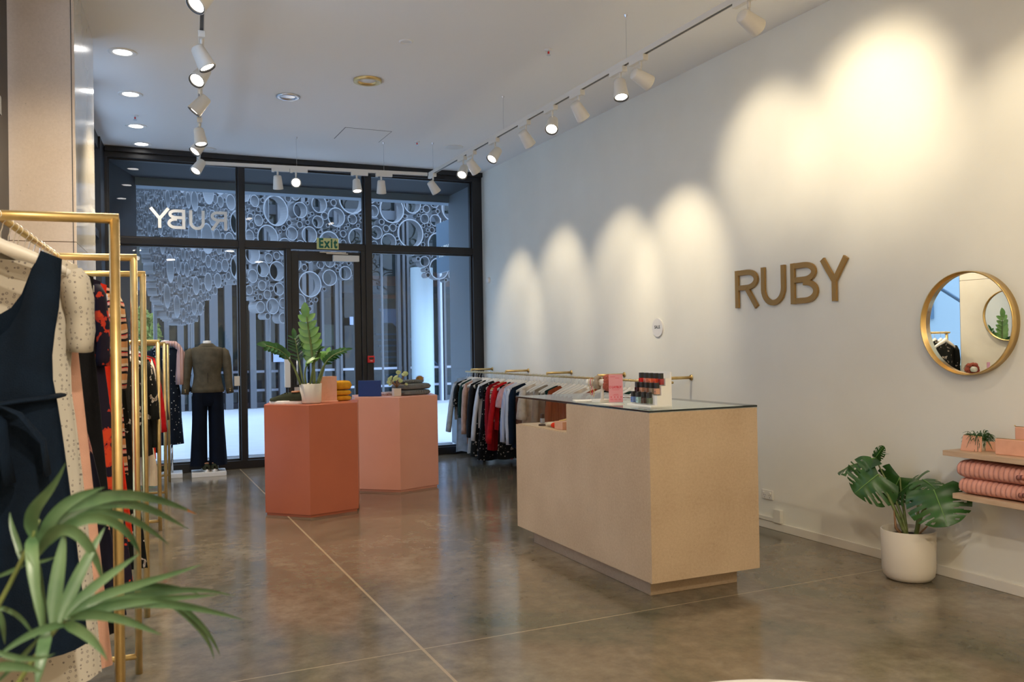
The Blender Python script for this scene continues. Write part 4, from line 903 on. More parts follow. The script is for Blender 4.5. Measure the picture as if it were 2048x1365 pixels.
# contents of the glass end
def small(name, x, y, z, rz, label, cat, group=None): return empty(name, (x, y, z), rz, label, cat, group)
zf = CS+.004
def polish(x, y, z, col, label, group, rz=0, h=.074, cap=.44):
    r = small('polish_bottle', x, y, z, rz, label, 'nail polish', group); a = .0135
    mt_ = flat('polish_%s' % label[:24], col, .12, coat=.8)
    MB().box(-a, a, -a, a, .006, h*(1-cap)).build('polish', mt_, r, bevel=.003)
    MB().box(-a-.0015, a+.0015, -a-.0015, a+.0015, 0, .0058).build('glass_base', M['cglass'], r)
    MB().box(-a*.85, a*.85, -a*.85, a*.85, h*(1-cap), h).build('cap', M['dark'], r, bevel=.002)
    MB().box(-a-.0006, -a-.0001, -.008, .008, h*.28, h*.32).build('label_print', M['dark'], r)
    return r
polish(2.78, 5.62, zf+.012, (.30, .34, .40), 'grey blue polish bottle with brown cap standing in the glass case', None)
o = MB().lathe([(.0001, .012), (.028, .012), (.03, 0), (.0001, 0)], 20).build('display_puck', M['dark'], None, loc=(2.78, 5.62, zf)); tag(o, 'small round black stand under the polish bottle in the glass case', 'stand')
polish(3.18, 5.24, zf+.06, (.25, .1, .08), 'dark capped polish bottle on a coral box in the glass case', None)
o = MB().box(-.05, .05, -.05, .05, 0, .06).build('display_block', M['pink'], None, loc=(3.18, 5.24, zf), bevel=.002); tag(o, 'coral display block beneath the dark capped bottle in the glass case', 'display block')
o = MB().box(-.06, .06, -.05, .05, 0, .055).build('display_block', M['peach'], None, loc=(2.80, 5.30, zf), rot=(0, 0, .1), bevel=.002); tag(o, 'peach box with gold jewellery in the glass case', 'display block')
o = MB().box(-.04, .04, -.03, .03, 0, .05).build('display_block', M['orange'], None, loc=(3.02, 5.17, zf), bevel=.002); tag(o, 'small coral box at the inner end of the glass case', 'display block')
j = MB()
for k in range(5): j.tube([(.018*math.cos(t)+.012*k-.03, .018*math.sin(t), .006+.002*k) for t in [2*PI*i/12 for i in range(13)]], .0022, 6)
o = j.build('jewellery', M['brass'], None, True, loc=(2.80, 5.30, zf+.055)); tag(o, 'gold rings heaped on the peach box in the glass case', 'jewellery')
for (x, y, m, lb, sc) in ((2.80, 5.50, creamk, 'cream knitted socks rolled in the glass case', (.055, .03, .018)), (2.775, 5.415, scarlet, 'bright orange sock toe in the glass case', (.03, .026, .02)), (2.95, 5.45, navy, 'dark blue rolled fabric in the glass case', (.05, .03, .022))):
    o = MB().ball((0, 0, 0), 1, 16, 8, sc).build('rolled_socks', m, None, True, loc=(x, y, zf+sc[2])); tag(o, lb, 'socks')
o = MB().tube([(0, -.03, .003), (.02, 0, .003), (0, .02, .003), (.01, .05, .003), (-.01, .03, .003)], .003, 6).build('earrings', M['brass'], None, True, loc=(2.74, 5.13, zf)); tag(o, 'small gold earrings lying at the front of the glass case', 'jewellery')

# polish display stand on the counter
ZT_ = CZ1+.013
sx, sy = 2.83, 4.27
ds = small('polish_stand', sx, sy, ZT_, 0, 'white stepped stand holding three rows of nail polish bottles', 'display stand')
MB().box(-.01, .140, 0, .26, 0, .012).build('base', M['white'], ds, bevel=.001)
for i in range(3): MB().box(.037+i*.030, .132, .002, .258, .012+.056*i, .012+.056*(i+1)-(.012 if i == 2 else 0)).build('step', M['white'], ds)
MB().box(.132, .139, 0, .26, .012, .205).build('back', M['white'], ds, bevel=.001)
cols = [[(.14, .22, .48), (.30, .45, .42), (.07, .035, .02), (.10, .13, .08)], [(.04, .004, .006), (.52, .25, .15), (.26, .12, .08), (.26, .21, .16), (.55, .28, .18)], [(.62, .015, .01), (.62, .22, .16), (.75, .16, .06), (.72, .07, .02), (.28, .006, .008)]]
names = [['pale blue', 'mint', 'dark brown', 'sage green'], ['oxblood', 'light peach', 'rosy brown', 'taupe', 'warm peach'], ['bright red', 'salmon', 'apricot', 'orange', 'deep red']]
rown = ['bottom', 'middle', 'top']
for r_ in range(3):
    k = len(cols[r_])
    for i in range(k):
        yy = sy+.235-i*(.21/(4 if k == 5 else 3.6))-(0 if k == 5 else .0); xx = sx+.021+r_*.030
        polish(xx, yy, ZT_+.0125+r_*.056, cols[r_][i], '%s nail polish bottle in the %s row of the stand' % (names[r_][i], rown[r_]), 'nail polish bottles on the stepped stand')
# pink card sign
p0 = onz(1244, 807, ZT_)
sg = small('card_sign', 2.845, 4.70, ZT_, math.radians(-24), 'tall pink card sign with red print standing by the nail polish', 'sign')
MB().box(-.044, .044, -.002, .002, .008, .185).build('card', flat('pink_card', (.66, .27, .30), .5), sg)
cr = flat('red_print', (.60, .03, .06), .6)
text('logo', 'LAYBUY', .021, cr, sg, (.006, -.003, .103), (PI/2, 0, 0), .0004, .0006, .8)
MB().lathe([(.005, 0), (.0075, 0), (.0075, .0006), (.005, .0006)], 20, Matrix.Translation((-.036, -.0022, .104)) @ rot_to((0, -1, 0))).build('emblem', cr, sg)
m = MB()
for (x0, x1, z) in ((-.034, -.004, .168), (-.004, .022, .160), (-.022, .022, .086), (-.014, .014, .058), (-.02, .02, .052), (-.036, -.018, .028), (-.01, .008, .028), (.016, .034, .028), (-.036, -.016, .022), (-.01, .01, .022), (.016, .036, .022)): m.box(x0, x1, -.0026, -.002, z, z+.0018)
for x in (-.03, -.008, .012, .032): m.box(x-.002, x+.002, -.0026, -.002, .036, .046)
m.build('small_print', cr, sg)
MB().box(-.046, .046, -.012, .012, 0, .008).build('foot', M['cglass'], sg)
# bracelet stand with scrunchie
bs = small('bracelet_stand', 2.84, 4.86, ZT_, 0, 'cream T-bar jewellery stand on the counter', 'display stand')
ax = Vector((math.cos(-.9), math.sin(-.9), 0))
MB().box(-.05, .05, -.055, .055, 0, .02).build('base', M['offwhite'], bs, bevel=.003)
MB().tube([(0, 0, .02), (0, 0, .12)], .010, 12).build('post', M['offwhite'], bs, True)
MB().tube([-ax*.105+Vector((0, 0, .128)), ax*.115+Vector((0, 0, .128))], .022, 20).build('bar', M['offwhite'], bs, True)
def torus_blob(name, c, R, r, m, label, n=44, seed=0, wob=.3):
    rg_ = random.Random(seed); rows = []; u2 = ax.cross(Vector((0, 0, 1))); rt_ = [rg_.uniform(1-wob, 1+wob) for _ in range(n)]
    for i in range(n):
        t = 2*PI*i/n; cc_ = Vector(c)+(Vector((0, 0, 1))*math.sin(t)+u2*math.cos(t))*R; dr = (Vector((0, 0, 1))*math.sin(t)+u2*math.cos(t)); rr = r*rt_[i]
        rows.append([tuple(cc_+dr*(rr*math.cos(a))+ax*(rr*1.5*math.sin(a))) for a in [2*PI*q/12 for q in range(12)]])
    rows.append(rows[0]); return MB().grid(rows, True)
cen = Vector((2.84, 4.86, ZT_+.128))+ax*.045
o = torus_blob('s', (0, 0, 0), .038, .017, None, '', seed=4).build('scrunchie', floral('rust_scrunchie', (.34, .07, .045), (.55, .22, .14), (.12, .02, .02), 90, .5), None, True, loc=cen); tag(o, 'rust patterned scrunchie on the bar of the jewellery stand', 'scrunchie')
cen2 = Vector((2.84, 4.86, ZT_+.128))-ax*.03
o = torus_blob('s', (0, 0, 0), .034, .011, None, '', seed=6).build('scrunchie', taupe, None, True, loc=cen2); tag(o, 'grey scrunchie behind the rust one on the jewellery stand', 'scrunchie')
for k in range(3):
    t0_ = -.06-.012*k; m = MB(); c0 = ax*t0_
    m.tube([c0+Vector((0, 0, .128))+(Vector((0, 0, 1))*math.sin(a)+ax.cross(Vector((0, 0, 1)))*math.cos(a))*(.025+.002*k) for a in [2*PI*i/16 for i in range(17)]], .0018, 6)
    m.tube([c0+Vector((0, 0, .10)), c0+Vector((.003, 0, .06-.006*k)), c0+Vector((0, .004, .035+.01*k))], .0026, 6)
    o = m.build('bracelet', M['brass'] if k != 1 else M['red'], None, True, loc=(2.84, 4.86, ZT_)); tag(o, ['gold beaded bracelet with long drop at the outer end of the stand bar', 'thin red corded bracelet hanging from the stand bar', 'gold bracelet with short drop beside the grey scrunchie'][k], 'bracelet')
o = MB().box(-.07, .07, -.05, .05, 0, .008).build('notepad', M['white'], None, loc=(2.80, 5.03, ZT_), rot=(0, 0, -.3), bevel=.001); tag(o, 'white paper pad lying on the counter left of the jewellery stand', 'notepad')
o = MB().box(-.05, .05, -.075, .075, 0, .004).build('leaflet', M['offwhite'], None, loc=(2.785, 4.66, ZT_), rot=(0, 0, .05)); tag(o, 'flat white leaflet lying before the pink card sign', 'leaflet')
o = MB()
for k in range(14): o.tube([(3.26+.016*math.cos(t)+.0, 5.30-k*.03+.016*math.sin(t), ZT_+.004) for t in [2*PI*i/8 for i in range(9)]], .002, 5)
o = o.build('bangles', M['chrome'], None, True); tag(o, 'row of thin silvery bangles along the far edge of the glass counter top', 'jewellery')

# ------------------------------------------------------------------ hexagonal plinths
def hexped(name, V1, V2, z, mat, label):
    """regular hexagon whose edge V1-V2 faces the aisle"""
    V1, V2 = Vector(V1[:2]), Vector(V2[:2]); e = V2-V1; s = e.length; ang = math.atan2(e.y, e.x); pts = [V1]; a = ang; p = V1
    for k in range(5): p = p+Vector((math.cos(a), math.sin(a)))*s; pts.append(p); a += PI/3
    c = sum(pts, Vector((0, 0)))/6
    r = empty(name, (c.x, c.y, 0), 0, label, 'display plinth')
    loc = [p-c for p in pts]
    MB().prism([tuple(q) for q in loc], .022, z).build('body', mat, r, bevel=.0025)
    MB().prism([tuple(q*.965) for q in loc], 0, .022).build('recessed_foot', M['dark'] if False else mat, r)
    return c, pts
P1 = onz(531, 1031); P2 = onz(621, 1037); P3 = onz(706, 1021.5)
oc, op = hexped('display_plinth', (P1.x, P1.y), (P2.x, P2.y), .972, M['orange'], 'terracotta hexagonal display plinth with the tall leafy plant on it')
Q1, Q2 = onz(712.5, 983), onz(801.5, 986)
pcn, pp = hexped('display_plinth', (Q1.x, Q1.y), (Q2.x, Q2.y), .957, M['pink'], 'coral pink hexagonal display plinth nearer the counter')
# things on the terracotta plinth
OZ = .972
def onp(px, py, z): return onz(px, py, z)
a = onz(566, 803, OZ)
sneaker((1.335, 7.79, OZ), math.radians(158), 'green canvas sneaker with white sole on the terracotta plinth, front one', gs, s=1.12)
sneaker((1.45, 7.93, OZ), math.radians(158), 'green canvas sneaker half hidden behind the potted plant on the plinth', gs, s=1.12)
pz = Vector((1.535, 7.74, OZ))
pt = empty('potted_plant', pz, 0, 'leafy upright plant with glossy paired leaflets in a cream pot on the terracotta plinth', 'plant')
MB().lathe([(.0001, 0), (.075, 0), (.086, .006), (.092, .02), (.0975, .175), (.095, .177), (.090, .172), (.086, .10)], 40).build('pot', M['pot'], pt, True)
MB().lathe([(.0001, .158), (.091, .158)], 24).build('soil', M['soil'], pt)
def leaflet(mb, base, d, nrm, ln, wd, curl=.12):
    d = Vector(d).normalized(); s = d.cross(Vector(nrm)).normalized(); n_ = s.cross(d).normalized(); rows = []
    for i in range(7):
        t = i/6; w2 = wd*math.sin(PI*min(.97, t*.86+.12))**.8*(1 if i < 6 else .25); c = Vector(base)+d*(ln*t)+n_*(-curl*ln*t*t)
        rows.append([c-s*w2+n_*(w2*.25), c, c+s*w2+n_*(w2*.25)])
    mb.grid(rows)
def bez(P, t):
    P = [Vector(p) for p in P]
    while len(P) > 1: P = [a*(1-t)+b*t for a, b in zip(P, P[1:])]
    return P[0]
def zz_stem(P, n, l0, l1, mat, par, r0=.011, r1=.003, face=None, start=.35, wd=.36):
    pts = [bez(P, i/16) for i in range(17)]
    s_ = MB().tube(pts, [r0*1.1+(r1-r0)*(i/16) for i in range(17)], 8).build('stem', M['stem'], par, True)
    fc = Vector(face or (-.4, -.9, .1)).normalized(); mb = MB()
    for k in range(n):
        t = start+(1-start)*(k+.5)/n; p = bez(P, t); d = (bez(P, min(1, t+.02))-bez(P, t-.02)).normalized()
        sd = d.cross(fc).normalized(); ln = l0+(l1-l0)*abs(2*(k/n)-.7)
        for sgn in (-1, 1): leaflet(mb, p, sd*sgn*.9+d*.75+fc*rg.uniform(-.15, .2), fc, ln, ln*wd)
    p = bez(P, 1); leaflet(mb, p, (bez(P, 1)-bez(P, .95)), fc, l0, l0*wd)
    mb.build('leaf', mat, s_, True); return s_
def W_(px, py, y): return ony(px, py, y)-pz
yb = 7.72
zz_stem([W_(628, 770, yb), W_(627, 715, yb), W_(622, 690, yb-.02), W_(613, 634, yb-.05)], 7, .13, .10, M['leafl'], pt, .016, .004, (-.5, -.85, .2), .28, .30)
zz_stem([W_(601, 770, yb), W_(585, 720, yb), W_(570, 700, yb-.05), W_(532, 692, yb-.12)], 7, .085, .07, M['leaf'], pt, .011, .003, (.1, -.75, .65), .45, .36)
zz_stem([W_(607, 770, yb), W_(600, 735, yb), W_(594, 700, yb+.03), W_(590, 677, yb+.06)], 7, .10, .08, M['leaf'], pt, .010, .003, (-.2, -.3, .95), .42, .22)
zz_stem([W_(634, 770, yb), W_(645, 730, yb), W_(655, 712, yb), W_(688, 702, yb-.04)], 7, .08, .06, M['leaf'], pt, .011, .003, (-.1, -.6, .8), .40, .28)
zz_stem([W_(637, 770, yb), W_(650, 735, yb+.03), W_(652, 715, yb+.05), W_(655, 706, yb+.10)], 6, .10, .07, M['leafl'], pt, .010, .003, (-.2, -.3, .9), .5, .2)
zz_stem([W_(612, 770, yb), W_(606, 735, yb-.02), W_(614, 728, yb-.04), W_(625, 722, yb-.10)], 5, .09, .06, M['leafl'], pt, .009, .003, (-.2, -.4, .9), .5, .25)
zz_stem([W_(620, 772, yb), W_(626, 730, yb-.02), W_(634, 705, yb-.05), W_(640, 700, yb-.12)], 5, .09, .06, M['leaf'], pt, .009, .003, (-.2, -.3, .9), .55, .25)
pb_ = onz(659, 803, OZ)
o = MB().box(-.074, .074, -.006, .006, 0, .235).box(-.080, .080, -.03, .008, 0, .014).build('clutch_bag', M['peach'], None, loc=(1.715, 7.83, OZ), rot=(0, 0, math.radians(14)-.25), bevel=.003); tag(o, 'flat peach leather clutch standing upright on the terracotta plinth', 'clutch bag')
def folded(name, x, y, z, sx_, sy_, h, mat, label, rz=0, cat='jumper', group=None, layers=2):
    """a folded knit: stacked rounded layers joined by a rolled front edge"""
    r = empty(name, (x, y, z), rz, label, cat, group); lh = h/layers
    for q in range(layers):
        rows = []
        for i in range(25):
            t = -1+i/12.
            px_ = sx_/2*t; e = (1-abs(t)**16)**.5 if abs(t) < 1 else 0
            rows.append([(px_, sy_/2*math.copysign(abs(math.cos(a))**.35, math.cos(a)), q*lh+lh/2+lh*.5*(e*.92+.06)*math.copysign(abs(math.sin(a))**.5, math.sin(a))*(1+.03*math.sin(9*t+q))) for a in [2*PI*k/28 for k in range(28)]])
        m = MB().grid(rows, True); k = len(rows)*28; m.f += [tuple(range(28))[::-1], tuple(range(k-28, k))]; m.build('fold', mat, r, True)
    return r
folded('folded_jumper', 1.80, 8.0, OZ, .26, .20, .10, mustard, 'mustard knit folded at the bottom behind the peach clutch', .25)
folded('folded_jumper', 1.802, 8.005, OZ+.101, .27, .20, .085, mustard, 'mustard knit folded on top of its twin behind the peach clutch', .25, layers=1)
# things on the coral plinth
PZ = .957
o = MB().box(-.118, .118, -.008, .008, 0, .165).box(-.118, .118, .0, .035, 0, .008).build('clutch_bag', M['blue'], None, loc=(2.345, 8.76, PZ), rot=(0, 0, math.radians(-24)), bevel=.003); tag(o, 'cobalt blue clutch propped upright on the coral plinth', 'clutch bag')
p3 = Vector((2.59, 8.62, PZ))
pl = empty('potted_plant', p3, 0, 'tiny round leaved plant in a square cream pot on the coral plinth', 'plant')
MB().box(-.04, .04, -.04, .04, 0, .082).build('pot', M['pot'], pl, bevel=.006)
MB().box(-.034, .034, -.034, .034, .0825, .084).build('soil', M['soil'], pl)
for k in range(13):
    a = k*2.4; rr = .03+.045*rg.random(); hz = .13+.08*rg.random(); tip = Vector((rr*1.5*math.cos(a), rr*1.5*math.sin(a), hz+.03*(k % 3)-rr*.4))
    s_ = MB().tube([(0, 0, .083), (tip.x*.3, tip.y*.3, .12), tip], .003, 6).build('stem', M['stemb'], pl, True)
    n_ = Vector((-.35+.4*math.cos(a), -.7+.4*math.sin(a), .7)).normalized(); rad = rg.uniform(.018, .030)
    MB().lathe([(.0001, .0), (rad*.6, .002), (rad, -.003)], 14, Matrix.Translation(tip) @ rot_to(n_)).build('leaf', M['leafyel'], s_, True)
folded('folded_jumper', 2.80, 8.78, PZ, .33, .24, .058, greyk, 'grey ribbed knit at the bottom of the pile on the coral plinth', .25, layers=1)
folded('folded_jumper', 2.80, 8.78, PZ+.0585, .345, .24, .064, greyk, 'grey ribbed knit in the middle of the pile on the coral plinth', .25, layers=1)
folded('beanie', 2.79, 8.80, PZ+.123, .24, .18, .036, greyk, 'dark grey beanie with ginger fur bobble on the knit pile', .25, 'hat', layers=1)
bn = [o for o in C.objects if o.get('label', '').startswith('dark grey beanie')][0]
pm_ = MB().ball((0, 0, 0), .036, 16, 10); rp = random.Random(2)
for k in range(900):
    u = Vector((rp.gauss(0, 1), rp.gauss(0, 1), rp.gauss(0, 1))).normalized(); v_ = u.orthogonal().normalized()*.0014; t_ = u*rp.uniform(.046, .054)+Vector((rp.uniform(-.004, .004), 0, rp.uniform(-.004, .003)))
    pm_.add([u*.03-v_, u*.03+v_, t_], [(0, 1, 2)])
pm_.build('fur_bobble', fur, bn, True, loc=(.10, -.04, .018+.02))
folded('scarf', 2.575, 8.86, PZ, .15, .12, .035, floral('pink_white_scarf', (.6, .55, .55), (.5, .06, .12), (.15, .12, .2), 40, .55), 'small pink and white patterned scarf folded beside the little plant', .3, 'scarf', layers=1)

# ------------------------------------------------------------------ sign wall
for ch, xl_, xr_, yt, yb_ in (('R', 1470, 1515, 543, 617), ('U', 1522, 1569.5, 533, 612), ('B', 1581, 1635, 524.5, 607), ('Y', 1640, 1697, 513.5, 600.5)):
    p = onx(xl_, 600, XR-.024); q = onx(xr_, 600, XR-.024); zt_ = 2.035; zb_ = 1.733; hg = zt_-zb_; wd = (p.y-q.y)/hg
    o = letter_mesh(ch, wd, .138, hg, .018).build('sign_letter', M['bronze'], None, loc=(XR-.024, p.y, zb_), rot=(0, 0, -PI/2), bevel=.0015)
    tag(o, {'R': 'first big gold letter on the wall, reading R', 'U': 'second big gold letter on the wall, reading U', 'B': 'third big gold letter on the wall, reading B', 'Y': 'last big gold letter on the wall, reading Y'}[ch], 'sign letter', 'gold letters on the sign wall')
sl = empty('sale_disc', (XR, 6.80, 1.605), 0, 'small round white disc with the word SALE on the wall', 'sign')
MB().lathe([(.0001, .012), (.086, .012), (.087, .010), (.087, 0), (.0001, 0)], 40, rot_to((-1, 0, 0))).build('disc', flat('disc_white', (.70, .68, .66), .5), sl)
text('lettering', 'SALE', .040, M['dark'], sl, (-.013, 0, .004), (PI/2, 0, -PI/2), .0005, .0008, .95, sp=1.15)
mr = empty('wall_mirror', (XR, 3.535, 1.545), 0, 'round mirror with deep brass rim on the wall above the shelves', 'mirror')
mtx = rot_to((-1, 0, 0))
MB().lathe([(.292, .018), (.300, .022), (.3005, .060), (.306, .062), (.308, .058), (.308, 0), (.0001, 0)], 72, mtx).build('frame', M['brass'], mr, True)
MB().lathe([(.0001, .021), (.299, .021)], 72, mtx).build('mirror_glass', M['mirror'], mr)
# power outlets and trunking
ou = empty('power_socket', (XR, 5.33, .26), 0, 'double power socket on the wall just right of the counter', 'power socket')
MB().box(-.010, 0, -.062, .062, -.035, .038).build('plate', M['offwhite'], ou, bevel=.003)
for y in (-.036, .038): MB().box(-.016, -.010, y-.009, y+.009, .012, .024).build('switch', M['white'], ou, bevel=.002)
m = MB()
for y in (-.03, .028):
    for dy, dz in ((-.008, -.002), (.008, -.002), (0, -.018)): m.box(-.0108, -.0101, y+dy-.0015, y+dy+.0015, dz-.005, dz+.004)
m.build('pin_slot', M['dark'], ou)
tr = MB().box(-.022, 0, 5.245, 9.2, .064, .094).build('trunking', M['base'], None, loc=(XR, 0, 0), bevel=.002); tag(tr, 'thin white cable trunking lying along the top of the skirting', 'cable trunking')
o = MB().box(-.03, 0, 5.165, 5.243, .063, .165).build('cable_box', M['offwhite'], None, loc=(XR, 0, 0), bevel=.003); tag(o, 'blank white cable outlet box on top of the skirting', 'cable outlet')
# shelves
S1, S2 = .783, .545
for z, lb, ye in ((S1, 'upper pale wooden wall shelf with peach pouches', 3.515), (S2, 'lower pale wooden wall shelf with two pink knits', 3.455)):
    r = empty('wall_shelf', (XR, ye, z), 0, lb, 'shelf')
    MB().box(-.285, 0, -1.1, 0, 0, .03).build('board', M['oak'], r, bevel=.0015)
    for y in (-.38, -.95): MB().box(-.2, -.001, y-.004, y+.004, -.012, 0).build('bracket', M['offwhite'], r)
u = S1+.03
# plant with two peach pouches as a pot
pv = Vector((4.43, 3.36, u))
o = empty('pouch', (4.385, 3.40, u), math.radians(-82), 'small peach zip pouch leaning before the trailing plant', 'pouch')
MB().add([(-.058, 0, 0), (.058, 0, 0), (.062, .012, .085), (-.046, .012, .088), (-.058, .018, 0), (.058, .018, 0), (.062, .020, .085), (-.046, .020, .088)], [(0,1,2,3), (7,6,5,4), (0,4,5,1), (1,5,6,2), (2,6,7,3), (3,7,4,0)]).build('body', M['peach'], o, bevel=.003)
MB().tube([(-.044, .016, .0885), (.060, .016, .0855)], .0022, 6).build('zip', M['brass'], o, True)
o = empty('pouch', (4.49, 3.33, u), math.radians(-50), 'peach pouch lying angled behind the trailing plant', 'pouch')
MB().box(-.05, .05, -.008, .008, 0, .055).build('body', M['peach'], o, bevel=.003)
tp = empty('potted_plant', (4.45, 3.385, u), 0, 'small trailing thin-leaved plant on the upper shelf among peach pouches', 'plant')
MB().lathe([(.0001, 0), (.028, 0), (.034, .06), (.031, .06), (.03, .05)], 24).build('pot', M['pot'], tp, True)
MB().lathe([(.0001, .052), (.031, .052)], 16).build('soil', M['soil'], tp)
mb = MB(); rv = random.Random(8)
for k in range(110):
    a = rv.uniform(0, 2*PI); rr = rv.uniform(.03, .10); hz = rv.uniform(.075, .125); p0_ = Vector((.02*math.cos(a), .02*math.sin(a), .052)); p1_ = Vector((rr*.55*math.cos(a), rr*.55*math.sin(a), hz)); p2_ = Vector((rr*math.cos(a), rr*math.sin(a), hz-rv.uniform(.005, .09)))
    if p2_.x > .12: continue
    pts = [bez([p0_, p1_, p1_+(p2_-p1_)*.3, p2_], i/5) for i in range(6)]; mb.tube(pts, [.0016, .002, .0024, .0024, .002, .001], 4, False, .6)
    q = pts[3]; mb.tube([q, q+Vector((.012*math.cos(a+1), .012*math.sin(a+1), -.018))], [.002, .001], 4, False, .6)
mb.build('foliage', M['leaf'], tp, True)
o = empty('pouch', (4.40, 3.135, u), math.radians(-82), 'long peach zip pouch standing on the upper shelf', 'pouch')
MB().box(-.105, .105, -.012, .012, 0, .088).build('body', M['peach'], o, bevel=.005)
MB().tube([(-.10, 0, .089), (.10, 0, .089)], .0022, 6).build('zip', M['brass'], o, True)
o = empty('pouch', (4.46, 3.06, u), math.radians(-82), 'taller peach zip pouch behind the long one on the upper shelf', 'pouch')
MB().box(-.105, .105, -.012, .012, 0, .155).build('body', M['peach'], o, bevel=.005)
MB().tube([(-.104, 0, .156), (.10, 0, .156)], .0022, 6).tube([(-.104, -.004, .156), (-.108, -.006, .163)], .003, 6).build('zip', M['brass'], o, True)
def bigknit(z, h, y0_, label):
    """thick folded throw: rolled ends toward the viewer, ribs across"""
    r = empty('folded_throw', (4.45, y0_, z), 0, label, 'throw'); rows = []; ny = 170; Lk = .50
    for i in range(ny+1):
        t = i/ny; y = -t*Lk; rib = .009*abs(math.sin(PI*t*17))**.8; e = max(0, 1-abs(2*t-1)**14)**.5; e = .30+.70*e
        row = []
        for k in range(28):
            a = 2*PI*k/28; cx_ = math.copysign(abs(math.cos(a))**.5, math.cos(a)); sz = math.copysign(abs(math.sin(a))**.75, math.sin(a))
            row.append(((.125*cx_)*(.7+.3*e)+rib*cx_, y, h/2+(h/2*sz)*e*(1+.06*math.sin(t*5+1))+rib*(sz if sz > 0 else 0)))
        rows.append(row)
    m = MB().grid(rows, True); kk = len(rows)*28; m.f += [tuple(range(28))[::-1], tuple(range(kk-28, kk))]
    m.build('knit', fabric('throw_knit_%d' % int(z*100), (.66, .33, .27), .95, .10), r, True)
    MB().tube([(-.128, -.36-.02, h*.5), (-.132, -.45, h*.62), (-.13, -.5, h*.55), (-.128, -.44, h*.35)], .014, 10).build('fold', pinkk, r, True)
    return r
bigknit(S2+.031, .085, 3.44, 'pink cable knit throw folded at the bottom on the lower shelf')
bigknit(S2+.118, .095, 3.45, 'pink cable knit throw folded on top of the other on the lower shelf')

# ------------------------------------------------------------------ monstera in a pot
mp_ = Vector((4.345, 3.80, 0))
mo = empty('potted_plant', mp_, 0, 'large split-leaf monstera in a round cream floor pot by the wall', 'plant')
MB().lathe([(.0001, 0), (.10, 0), (.125, .006), (.145, .03), (.152, .07), (.156, .30), (.152, .303), (.147, .30), (.143, .22)], 48).build('pot', M['pot'], mo, True)
MB().lathe([(.0001, .255), (.146, .255)], 32).build('soil', M['soil'], mo)
def mon_leaf(base, tip, nrm, width, par, droop=.12, seed=0, cut=.42):
    rg_ = random.Random(seed); base, tip = Vector(base), Vector(tip); d = (tip-base); ln = d.length; d.normalize(); s = d.cross(Vector(nrm)).normalized(); n_ = s.cross(d).normalized()
    NT, NS = 60, 12; mb = MB(); slots = [(.14, .74), (.27, .50), (.40, .40), (.53, .38), (.66, .42), (.79, .55)]
    for sd in (-1, 1):
        def P(t, q):
            # width profile of a heart-shaped leaf, lobes swept toward the tip
            wv = width*.5*max(0, math.sin(PI*(.07+.93*t)**.62))**.72+.0005
            back = -.20*ln*(1-t)**3*q        # basal lobes reach behind the petiole
            along = t*ln*.97+q*ln*.12*math.sin(PI*t)+back
            dz = -droop*ln*(t**2)-.26*wv*q*q+.02*math.sin(20*t)*q*wv*3
            return base+d*along+s*(sd*wv*q)+n_*dz
        idx = {}
        js = [rg_.uniform(-.02, .02) for _ in slots]
        for i in range(NT+1):
            for j_ in range(NS+1): idx[(i, j_)] = len(mb.v); mb.v.append(tuple(P(i/NT, j_/NS)))
        for i in range(NT):
            t = (i+.5)/NT
            for j_ in range(NS):
                q = (j_+.5)/NS; gap = False
                for (ts, q0), jj in zip(slots, js):
                    hw = .012+.042*max(0, q-q0)
                    if q > q0 and abs(t-ts-jj) < hw and q < (1.1 if (int(ts*100)+seed) % 3 else .86): gap = True
                if not gap: mb.f.append((idx[(i, j_)], idx[(i+1, j_)], idx[(i+1, j_+1)], idx[(i, j_+1)]) if sd > 0 else (idx[(i, j_)], idx[(i, j_+1)], idx[(i+1, j_+1)], idx[(i+1, j_)]))
    lf = mb.build('leaf', M['leaf'], par, True)
    MB().tube([base+d*(ln*.95*t)+n_*(-droop*ln*t*t+.0025) for t in [i/8 for i in range(9)]], [.0035, .003, .003, .0028, .0025, .002, .002, .0015, .001], 6).build('midrib', M['leafl'], lf, True)
    return lf
def Wm(px, py, x): return onx(px, py, x)-mp_
def petiole(P, r0=.014, r1=.006): return MB().tube([bez(P, i/12) for i in range(13)], [r0+(r1-r0)*i/12 for i in range(13)], 8).build('stem', M['stem'], mo, True)
root1 = Vector((-.01, .0, .255)); root2 = Vector((.03, -.03, .255))
cv = Vector((-.80, -.60, 0))
b1 = Wm(1757, 949, 4.27); petiole([root1, root1+Vector((-.02, .05, .12)), b1+Vector((.02, -.05, -.12)), b1])
mon_leaf(b1, Wm(1706, 988, 4.15), cv+Vector((0, 0, .45)), .36, mo, .10, 1)
b2 = Wm(1868, 981, 4.28); petiole([root2, root2+Vector((.0, -.02, .15)), b2+Vector((.03, .04, -.06)), b2])
mon_leaf(b2, Wm(1896, 1052, 4.22), cv+Vector((0, 0, .50)), .35, mo, .12, 2)
b3 = Wm(1752, 917, 4.33); petiole([root1, root1+Vector((0, .04, .2)), b3+Vector((.03, -.04, -.15)), b3], .010, .004)
mon_leaf(b3, Wm(1668, 937, 4.25), Vector((-.25, -.25, .95)), .22, mo, .12, 3)
mon_leaf(b3+Vector((0, 0, .004)), Wm(1766, 894, 4.30), Vector((-.8, -.5, .2)), .075, mo, .1, 8)
b4 = Wm(1836, 962, 4.40); petiole([root2, root2+Vector((.03, 0, .15)), b4+Vector((.02, .02, -.1)), b4], .010, .005)
mon_leaf(b4, Wm(1786, 985, 4.38), Vector((-.4, -.3, .85)), .30, mo, .15, 4)
b5 = Wm(1800, 955, 4.42); petiole([root1, root1+Vector((.02, .03, .15)), b5+Vector((0, 0, -.1)), b5], .010, .005)
